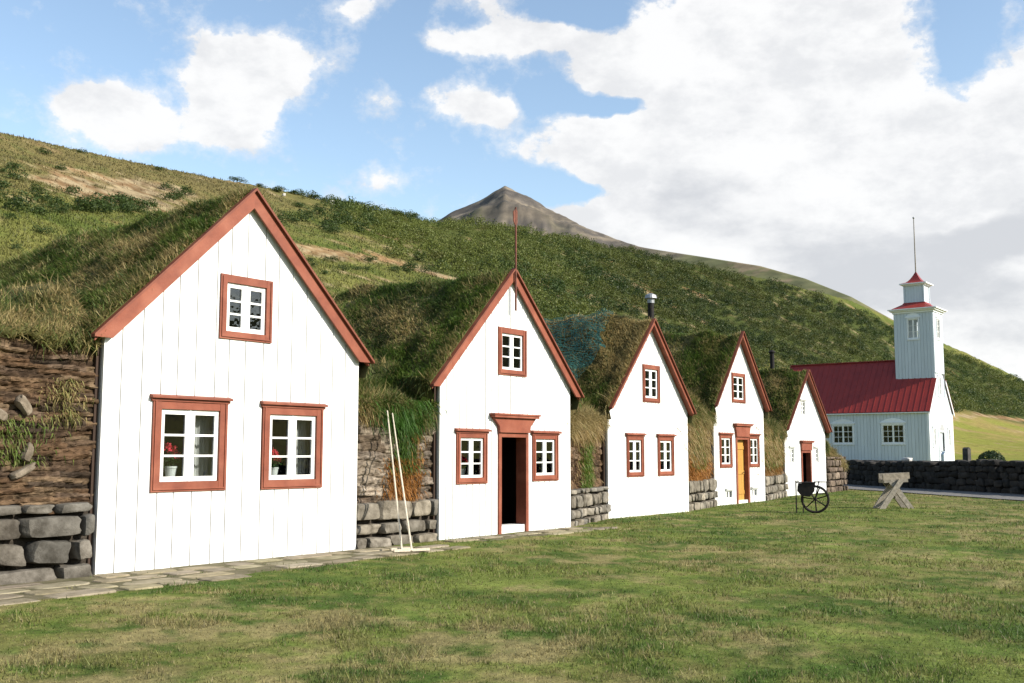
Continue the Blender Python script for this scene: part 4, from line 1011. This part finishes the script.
# ------------------------------------------------------------------ churchyard wall, gravestones, bush
def churchyard():
    root = empty('stone_wall', (WALL_P[0], WALL_P[1], 0)); tag(root, 'long dark dry stone wall in front of the church', 'stone wall')
    U = np.array([*WALL_D, 0]); Nn = np.array([-WALL_N[0], -WALL_N[1], 0]); Z = np.array([0, 0, 1.]); s = MB()
    a0, a1 = -40, 9
    s.hexa([tuple(U*a+Nn*b+Z*z) for z in (-.3, 1.0) for a, b in ((a0, -.12), (a1, -.12), (a1, -.7), (a0, -.7))], np.ones(3)*.022)
    zz = -.05
    for row, h in enumerate((.34, .30, .28, .26, .24)):
        x = a0-rng.uniform(0, .4)
        while x < a1:
            w = rng.uniform(.32, .75); t = rng.uniform(.5, 1.3)
            if row < 4 or rng.random() < .8:
                dz = rng.uniform(-.03, .03)+(.05*math.sin(x*.35))*(row/4)
                stone(s, U*(x+w/2)+Z*(zz+h/2+dz)+Nn*rng.uniform(-.2, -.1), U, Z, Nn, w+.02, h*rng.uniform(.95, 1.2), .5, np.array([.045, .042, .038])*t, 5, .09)
            if row >= 3: stone(s, U*(x+w/2)+Z*(zz+h/2)-Nn*.55, U, Z, Nn, w, h, .55, np.array([.05, .047, .043])*t, 5, .09)
            x += w
        zz += h*.93
    s.build('stones', M['basalt'], root, smooth=True)
    hz = lambda x, y: float(height(np.array([x]), np.array([y]))[0])
    # clipped bush
    n = 2600; g = rng.normal(0, 1, (n, 3)); g /= np.linalg.norm(g, axis=1)[:, None]; g[:, 2] = np.abs(g[:, 2])
    lump = 1+.10*fbm(g[:, 0]*2.2, g[:, 1]*2.2, g[:, 2]*2.2, oct=3, seed=91); P = g*np.array([.78, .78, .95])*(lump*rng.uniform(.86, 1.03, n))[:, None]
    nn = g+rng.normal(0, .5, (n, 3)); nn /= np.linalg.norm(nn, axis=1)[:, None]; u = np.cross(nn, rng.normal(0, 1, (n, 3))); u /= np.linalg.norm(u, axis=1)[:, None]; v = np.cross(nn, u); sz = rng.uniform(.03, .07, n)[:, None]
    V = np.stack([P-u*sz, P-v*sz*.6, P+u*sz, P+v*sz*.6], 1).reshape(-1, 3)
    b = MB(); b.add(V, np.arange(4*n).reshape(-1, 4), col=np.repeat(np.array([.028, .05, .016])*rng.uniform(.6, 1.4, n)[:, None], 4, 0))
    o = b.build('bush', M['leaf'], loc=(57.6, 13.0, hz(57.6, 13)-.02)); tag(o, 'round dark green bush in the churchyard behind the stone wall', 'bush')
    def grave(x, y, w, h, d, mat, label, kind):
        r = empty('gravestone', (x, y, hz(x, y)-.03), R(-18)); tag(r, label, 'gravestone')
        m = MB(); cc = (.07, .068, .065) if mat == 'basalt' else (1, 1, 1); m.box(-w*.75, w*.75, -d*1.2, d*1.2, 0, .16, cc); m.build('plinth', M[mat], r)
        m = MB()
        if kind == 'post': m.prism_xz([(-w/2, .162), (w/2, .162), (w*.42, h*.93), (0, h), (-w*.42, h*.93)], -d/2, d/2, cc)
        else: m.prism_xz([(-w/2, .162), (w/2, .162), (w/2, h*.8), (w*.3, h*.96), (0, h), (-w*.3, h*.96), (-w/2, h*.8)], -d/2, d/2)
        m.build('headstone', M[mat], r)
    grave(58.2, 14.3, .32, 1.15, .3, 'basalt', 'dark upright gravestone pillar beside the round bush', 'post')
    grave(66, 17.4, .7, .95, .2, 'church_white', 'low white gravestone between the church front and the dark pillar', 'round')
    m = MB(); stone(m, (0, 0, .1), (1, 0, 0), (0, 0, 1), (0, -1, 0), .7, .22, .4, (1, 1, 1), 5, .1)
    q = WALL_P+WALL_D*(-5.8)+WALL_N*.35
    o = m.build('pale_stone', M['rockpale'], loc=(q[0], q[1], 1.22), smooth=True); tag(o, 'pale flat stone lying on top of the dark stone wall', 'stone')
churchyard()

# ------------------------------------------------------------------ rakes
def rake(foot, top, hc, hdir, L, label):
    foot = Vector(foot); root = empty('hay_rake', foot); tag(root, label, 'rake', 'hay rakes leaning on the turf wall')
    t = Vector(top)-foot; m = MB(); m.tube([(0, 0, .03), tuple(t*.5+Vector((.006, 0, -.015))), tuple(t)], [.017, .015, .012], 8); m.build('handle', M['rake'], root)
    d = Vector((*hdir, 0)).normalized(); c = Vector(hc)-foot; h = MB(); h.bar(tuple(c-d*L/2), tuple(c+d*L/2), .045, .04); ho = h.build('rake_head', M['rake'], root)
    h = MB(); p = Vector((-d.y, d.x, 0))
    for k in np.linspace(-.46, .46, 11): h.tube([tuple(c+d*L*k), tuple(c+d*L*k+p*.075+Vector((0, 0, -.012)))], .007, 5)
    h.build('teeth', M['rake'], ho)
rake((13.0, 12.05, 0), (13.60, 12.99, 2.36), (13.03, 12.09, .045), (.9, -.43), .36, 'pale wooden hay rake with the shorter head, its foot nearer the widest house')
rake((12.97, 11.80, 0), (13.74, 13.0, 2.32), (12.99, 11.82, .045), (.9, -.43), .62, 'pale wooden hay rake with the wider head lying flat on the grass')

# ------------------------------------------------------------------ iron hand cart
def cart():
    root = empty('hand_cart', (28.3, 10.95, 0), math.atan2(-.93, .36)); tag(root, 'black iron hand cart with a spoked wheel standing before the smallest house', 'cart')
    w = MB(); r = .35; n = 32
    rim = [(r*math.cos(2*math.pi*k/n), 0, r*math.sin(2*math.pi*k/n)) for k in range(n)]
    w.tube(rim, .034, 8, closed=True); wh = w.build('wheel', M['iron'], root, loc=(.02, 0, .37))
    s = MB()
    for k in range(7):
        a = 2*math.pi*k/7+.3; s.tube([(.03*math.cos(a), 0, .03*math.sin(a)), (r*math.cos(a), 0, r*math.sin(a))], .019, 6)
    s.build('spokes', M['iron'], wh)
    s = MB(); s.tube([(0, -.12, 0), (0, -.05, 0), (0, .05, 0), (0, .12, 0)], [.03, .05, .05, .03], 10); s.build('hub', M['iron'], wh)
    h = MB(); Pr = [(-.42, .80), (-.45, .60), (-.34, .46), (-.12, .44), (.0, .58), (.04, .82)]; h.prism_xz(Pr[::-1] if False else Pr, -.17, .17); h.box(-.47, .02, -.19, .19, .815, .835)
    h.build('hopper', M['iron'], root)
    f = MB()
    for y in (-.15, .15):
        f.tube([(-.48, y, 0), (-.48, y, .86), (-.40, y, .86)], .014, 6); f.tube([(-.30, y, 0), (-.30, y, .5)], .014, 6)
        f.tube([(-.1, y, .52), (.02, y*.75, .37)], .016, 6); f.tube([(.02, y*.75, .37), (.13, y, .86)], .014, 6)
    f.tube([(-.48, -.15, .86), (-.48, .15, .86)], .014, 6)
    f.build('frame', M['iron'], root)
    f = MB()
    for y in (-.15, .15): f.tube([(.0, y, .84), (.33, y, .84), (.33, y, .52), (.13, y, .52)], .013, 6)
    f.tube([(.33, -.15, .84), (.33, .15, .84)], .013, 6)
    f.build('handle', M['iron'], root)
cart()

def trestle():
    root = empty('trestle', (32.05, 10.0, 0), math.atan2(-.955, .3)+.38); tag(root, 'weathered wooden trestle on crossed legs standing on the lawn near the stone wall', 'trestle')
    for y in (-.24, .24):
        for sg in (-1, 1):
            l = MB(); l.bar((sg*.47, y+sg*.04, -.03), (-sg*.14, y+sg*.04, .82), .15, .07, np.ones(3)*rng.uniform(.85, 1.25), up=(0, 1, 0)); l.build('leg', M['grey_wood'], root)
    t = MB()
    t.bar((-.34, -.02, .80), (.38, -.02, .83), .42, .10, (1, 1, 1)); t.bar((-.36, -.2, .91), (.43, -.2, .97), .07, .19, (1.1, 1.05, 1.0)); t.bar((-.34, .17, .92), (.38, .17, .95), .07, .20, (.9, .9, .9))
    t.build('trough', M['grey_wood'], root)
    t = MB(); t.bar((.30, -.16, .93), (.42, .13, .95), .05, .2, (1.5, 1.35, 1.05), up=(0, 0, 1)); t.build('end_board', M['grey_wood'], root)  # end tinted paler than the trough to paint in its sunlit face
    t = MB(); t.bar((.0, -.24, .33), (.0, .24, .33), .05, .07); t.build('stretcher', M['grey_wood'], root)
trestle()

# ------------------------------------------------------------------ window pots and curtains
def pot(x, y, z, label, s=1.0):
    root = empty('flower_pot', (x, y, z)); tag(root, label, 'flower pot', 'geranium pots on the window boards')
    m = MB(); m.tube([(0, 0, 0), (0, 0, .13*s), (0, 0, .132*s), (0, 0, .155*s)], [.055*s, .075*s, .083*s, .083*s], 16); m.build('pot', M['pot'], root)
    def cloud(n, c, rad, size, col):
        P = np.asarray(c)+rng.normal(0, 1, (n, 3))*np.asarray(rad)*.55; u = rng.normal(0, 1, (n, 3)); u /= np.linalg.norm(u, axis=1)[:, None]; v = np.cross(u, rng.normal(0, 1, (n, 3))); v /= np.linalg.norm(v, axis=1)[:, None]
        V = np.stack([P-u*size, P-v*size*.7, P+u*size, P+v*size*.7], 1).reshape(-1, 3); return V, np.repeat(np.asarray(col)*rng.uniform(.7, 1.3, n)[:, None], 4, 0)
    V, c = cloud(90, (0, 0, .24*s), (.12, .08, .09), .03, (.04, .085, .02)); l = MB(); l.add(V, np.arange(len(V)).reshape(-1, 4), col=c); l.build('leaves', M['leaf'], root)
    b = MB()
    for cx, cz in ((-.06, .40), (.05, .30), (.01, .36)):
        V, c = cloud(60, (cx*s, -.03, cz*s), (.055, .045, .05), .022, (.75, .06, .10)); b.add(V, np.arange(len(V)).reshape(-1, 4), col=c)
    b.build('blossoms', M['blossom'], root)
def board(house, x0, x1, z, xc):
    m = MB(); m.box(x0-xc, x1-xc, .085, .42, z-.03, z); m.build('window_board', M['sash'], house)
board(H1, 8.9, 10.23, 1.245, c1); board(H1, 10.87, 12.17, 1.235, c1); board(H2, 15.64, 16.63, 1.16, c2)
pot(9.36, 13.05+.19, 1.245, 'white pot of pink geraniums behind the window nearest the stacked turf at far left', 1.15)
pot(11.27, 13.05+.19, 1.235, 'pot of pink geraniums behind the widest house window closer to the rakes')
pot(16.02, 13.1+.19, 1.16, 'pot of red geraniums behind the window beside the open doorway')
def curtain(x0, x1, y, z0, z1, label):
    X, Z = np.meshgrid(np.linspace(x0, x1, 60), np.linspace(z0, z1, 8), indexing='ij'); k = (X-x0)/(x1-x0)
    Yc = y+.022*np.sin(k*38+.6*np.sin(Z*3))+.012*np.sin(k*17+1)
    m = MB(); m.grid(np.stack([X, Yc, Z], -1)); m.grid(np.stack([X, Yc+.004, Z], -1), flip=True); r = MB(); 
    o = m.build('curtain', M['curtain'], smooth=True); tag(o, label, 'curtain', 'pale curtains in the widest house')
    r.tube([(x0-.06, y, z1), (x1+.03, y, z1)], .012, 8); r.build('curtain_rod', M['iron'], o)
curtain(9.74, 10.22, 13.05+.26, 1.26, 2.36, 'pale grey curtain behind the window closest to the stacked turf at far left')
curtain(11.66, 12.16, 13.05+.26, 1.25, 2.36, 'pale grey curtain behind the widest house window closer to the rakes')

build_ground(); build_path()
o = strip_sheet('gravel_road', -60, 40, -3.35, .15, M['gravel'], .03)
build_mountain(); build_forest(); build_shrubs(); build_grass()

# ------------------------------------------------------------------ sky, sun, camera
SUN_D = Vector((.27, -.96, 0)).normalized(); SUN_E = R(31)
sun_dir = Vector((SUN_D.x*math.cos(SUN_E), SUN_D.y*math.cos(SUN_E), math.sin(SUN_E)))
L = bpy.data.lights.new('sun', 'SUN'); L.energy = 4.6; L.angle = R(.55); L.color = (1.0, .94, .84)
so = bpy.data.objects.new('sun', L); COL.objects.link(so); so.rotation_euler = sun_dir.to_track_quat('Z', 'Y').to_euler(); so.location = (0, 0, 60)

def build_sky():
    w = bpy.data.worlds.new('World'); scene.world = w; w.use_nodes = True; nt = w.node_tree; nt.nodes.clear(); lk = nt.links.new
    out = N(nt, 'ShaderNodeOutputWorld'); bg = N(nt, 'ShaderNodeBackground'); bg.inputs[1].default_value = .10; lk(bg.outputs[0], out.inputs[0])
    sky = N(nt, 'ShaderNodeTexSky', sky_type='NISHITA'); sky.sun_disc = False; sky.sun_elevation = SUN_E; sky.sun_rotation = math.atan2(sun_dir.x, sun_dir.y); sky.air_density = 1.0; sky.dust_density = .6; sky.ozone_density = 1.4
    tc = N(nt, 'ShaderNodeTexCoord'); dirv = tc.outputs['Generated']
    def math_(op, a, b=None, clamp=False):
        n = N(nt, 'ShaderNodeMath', operation=op, use_clamp=clamp)
        for i, v in enumerate((a, b)):
            if v is None: continue
            if isinstance(v, (int, float)): n.inputs[i].default_value = v
            else: lk(v, n.inputs[i])
        return n.outputs[0]
    def noise(scale, detail, rough=.55, off=(0, 0, 0), zs=1.0, dist=0):
        mp = N(nt, 'ShaderNodeMapping'); mp.inputs['Location'].default_value = off; mp.inputs['Scale'].default_value = (1, 1, zs); lk(dirv, mp.inputs[0])
        n = N(nt, 'ShaderNodeTexNoise', i_Scale=scale, i_Detail=detail, i_Roughness=rough, i_Distortion=dist); lk(mp.outputs[0], n.inputs['Vector']); return n.outputs[0]
    def remap(v, a, b, c=0, d=1, smooth=True):
        n = N(nt, 'ShaderNodeMapRange'); n.interpolation_type = 'SMOOTHSTEP' if smooth else 'LINEAR'
        for i, q in enumerate((a, b, c, d)): n.inputs[i+1].default_value = q
        lk(v, n.inputs[0]); return n.outputs[0]
    sx = N(nt, 'ShaderNodeSeparateXYZ'); lk(dirv, sx.inputs[0])
    az = math_('MULTIPLY', math_('ARCTAN2', sx.outputs[1], sx.outputs[0]), 57.29578); el = math_('MULTIPLY', math_('ARCSINE', sx.outputs[2]), 57.29578)
    n1, n2 = noise(11, 4, .6), noise(11, 4, .6, (5, 3, 1))
    az = math_('ADD', az, math_('MULTIPLY', math_('SUBTRACT', n1, .5), 2.8)); el = math_('ADD', el, math_('MULTIPLY', math_('SUBTRACT', n2, .5), 2.2))
    cv = N(nt, 'ShaderNodeCombineXYZ'); lk(az, cv.inputs[0]); lk(el, cv.inputs[1])
    def blobs(lst):
        tot = None
        for a, e, ra, re, wt in lst:
            s = N(nt, 'ShaderNodeVectorMath', operation='SUBTRACT'); lk(cv.outputs[0], s.inputs[0]); s.inputs[1].default_value = (a, e, 0)
            d = N(nt, 'ShaderNodeVectorMath', operation='MULTIPLY'); lk(s.outputs[0], d.inputs[0]); d.inputs[1].default_value = (1/ra, 1/re, 0)
            q = N(nt, 'ShaderNodeVectorMath', operation='DOT_PRODUCT'); lk(d.outputs[0], q.inputs[0]); lk(d.outputs[0], q.inputs[1])
            g = math_('MULTIPLY', math_('POWER', 2.71828, math_('MULTIPLY', q.outputs['Value'], -.85)), wt*1.22)
            tot = g if tot is None else math_('ADD', tot, g)
        return tot
    CL = [(58.6,17.0,2.6,1.25,1.25),(56.3,16.4,1.8,.9,.95),(59.8,17.5,1.5,.8,.9),(53.6,19.0,1.0,1.4,.6),(57.2,17.7,1.5,.8,.8),(54.5,17.2,.5,1.2,-.45),(51.3,18.9,2.3,2.0,1.4),(53.0,17.0,1.8,1.4,1.2),(49.9,20.4,2.0,1.3,1.2),(52.6,20.9,1.2,.7,.7),(45.4,23.4,1.5,.6,.8),
          (37.6,22.0,3.2,.85,1.0),(40.8,22.0,1.4,.6,.7),(34.4,21.8,1.7,.8,.8),(36.6,22.3,2.0,.9,.6),(39.4,18.7,1.8,1.2,.95),(37.4,18.3,1.4,.8,.8),(44.3,18.6,1.2,.7,.6),(43.6,14.7,1.3,.6,.55),
          (26.6,17.6,6.2,4.2,1.2),(21.2,20.5,6,4.2,1.2),(29.6,20.9,3.2,1.9,.95),(16.4,14.9,6,4,1.1),(32.2,16.1,3.2,1.9,.95),(11.5,12.3,6,3.6,1.1),(27,12.2,6.5,2.4,1.1),(16.0,8.0,9,5,1.2),(10.4,16.8,2.2,1.7,.95),(33.5,12.4,2.6,1.2,.9),(23,24,4.5,2,.9),(38.5,24.2,2.2,.7,.8),(41.5,19.4,.9,.5,.6),
          (13.4,20.4,1.5,1.9,-1.5),(9.5,20.5,1.5,1.0,.5),(32.3,23.4,2.6,.9,-1.5),(34.6,19.0,1.7,.75,-1.4),(31.3,18.7,1.7,.5,-2.3),(33.6,14.2,1.4,.5,-1.5),(35.6,14.8,1.7,.7,-1.2),(33.0,14.4,1.6,.4,-.8),(22.8,17.2,1.2,.5,-.7),(12.2,14.6,.7,.5,-1.0),(43.0,20.4,2.0,1.0,-.6),
          (-20,14,22,9,.8),(-75,34,18,6,.5),(-120,16,14,5,.7),(90,22,8,3,.7),(20,42,14,5,.7)]
    b = blobs(CL)
    f = noise(15, 9, .62, (2, 0, 0), 1.6)
    f3 = noise(27, 9, .66, (1, 4, 0), 1.3)
    dens = math_('ADD', math_('ADD', b, math_('MULTIPLY', math_('SUBTRACT', f, .5), 1.7)), math_('MULTIPLY', math_('SUBTRACT', f3, .5), 2.6))
    alpha = math_('MAXIMUM', math_('MULTIPLY', remap(dens, .40, .95), .97), math_('MULTIPLY', remap(dens, .05, .9), .55))
    hz = math_('MULTIPLY', remap(math_('ARCSINE', sx.outputs[2]), .16, -.02), .35)
    grey = blobs([(15.5,8.6,6,2.0,.75),(22,11.6,5.5,1.5,.6),(11,10.8,4.5,1.5,.75),(28,14.2,4.5,1.3,.35),(12,5.6,3.5,.8,.55),(15,11.9,2.6,.8,-.7),(11,9.2,2,.5,-.4),(18,6.5,3,.5,-.4),(26,17,5,1.2,.25)])
    gn = noise(8, 7, .6, (8, 1, 4), 2.2)
    gm = math_('MULTIPLY', remap(math_('ADD', grey, math_('MULTIPLY', math_('SUBTRACT', gn, .5), 2.3)), .12, .95), .85)
    gm = math_('MAXIMUM', gm, math_('MULTIPLY', remap(noise(13, 8, .62, (3, 7, 2), 1.8), .40, .66), .46))
    cm = N(nt, 'ShaderNodeMix', data_type='RGBA'); cm.inputs[6].default_value = (CLOUD*1.0, CLOUD*1.0, CLOUD*1.0, 1); cm.inputs[7].default_value = (CLOUD*.62, CLOUD*.64, CLOUD*.68, 1); lk(gm, cm.inputs[0])
    sb = N(nt, 'ShaderNodeMix', data_type='RGBA', blend_type='MULTIPLY'); sb.inputs[0].default_value = 1; sb.inputs[7].default_value = SKYMUL; lk(sky.outputs[0], sb.inputs[6])
    mx = N(nt, 'ShaderNodeMix', data_type='RGBA'); lk(alpha, mx.inputs[0]); lk(sb.outputs[2], mx.inputs[6]); lk(cm.outputs[2], mx.inputs[7])
    lk(mx.outputs[2], bg.inputs[0])
CLOUD = 5.8; SKYMUL = (1.5, 1.42, 1.30, 1)
build_sky()

cam = bpy.data.cameras.new('camera'); cam.sensor_width = 36; cam.lens = 1057/1024*36; cam.clip_start = .1; cam.clip_end = 30000
co = bpy.data.objects.new('camera', cam); COL.objects.link(co); scene.camera = co
TH, PSI = R(6.0753), R(36.9654)
fw = Vector((math.cos(PSI), math.sin(PSI), 0)); rt = Vector((math.sin(PSI), -math.cos(PSI), 0)); F = fw*math.cos(TH)+Vector((0, 0, math.sin(TH))); Uv = -fw*math.sin(TH)+Vector((0, 0, math.cos(TH)))
co.matrix_world = Matrix(((rt.x, Uv.x, -F.x, 0), (rt.y, Uv.y, -F.y, 0), (rt.z, Uv.z, -F.z, 1.6), (0, 0, 0, 1)))
vs = scene.view_settings; vs.view_transform = 'Standard'; vs.look = 'None'; vs.exposure = .8; vs.gamma = 1; vs.use_curve_mapping = False
scene.render.engine = 'CYCLES'; scene.cycles.max_bounces = 6; scene.cycles.transparent_max_bounces = 12; scene.cycles.use_denoising = True
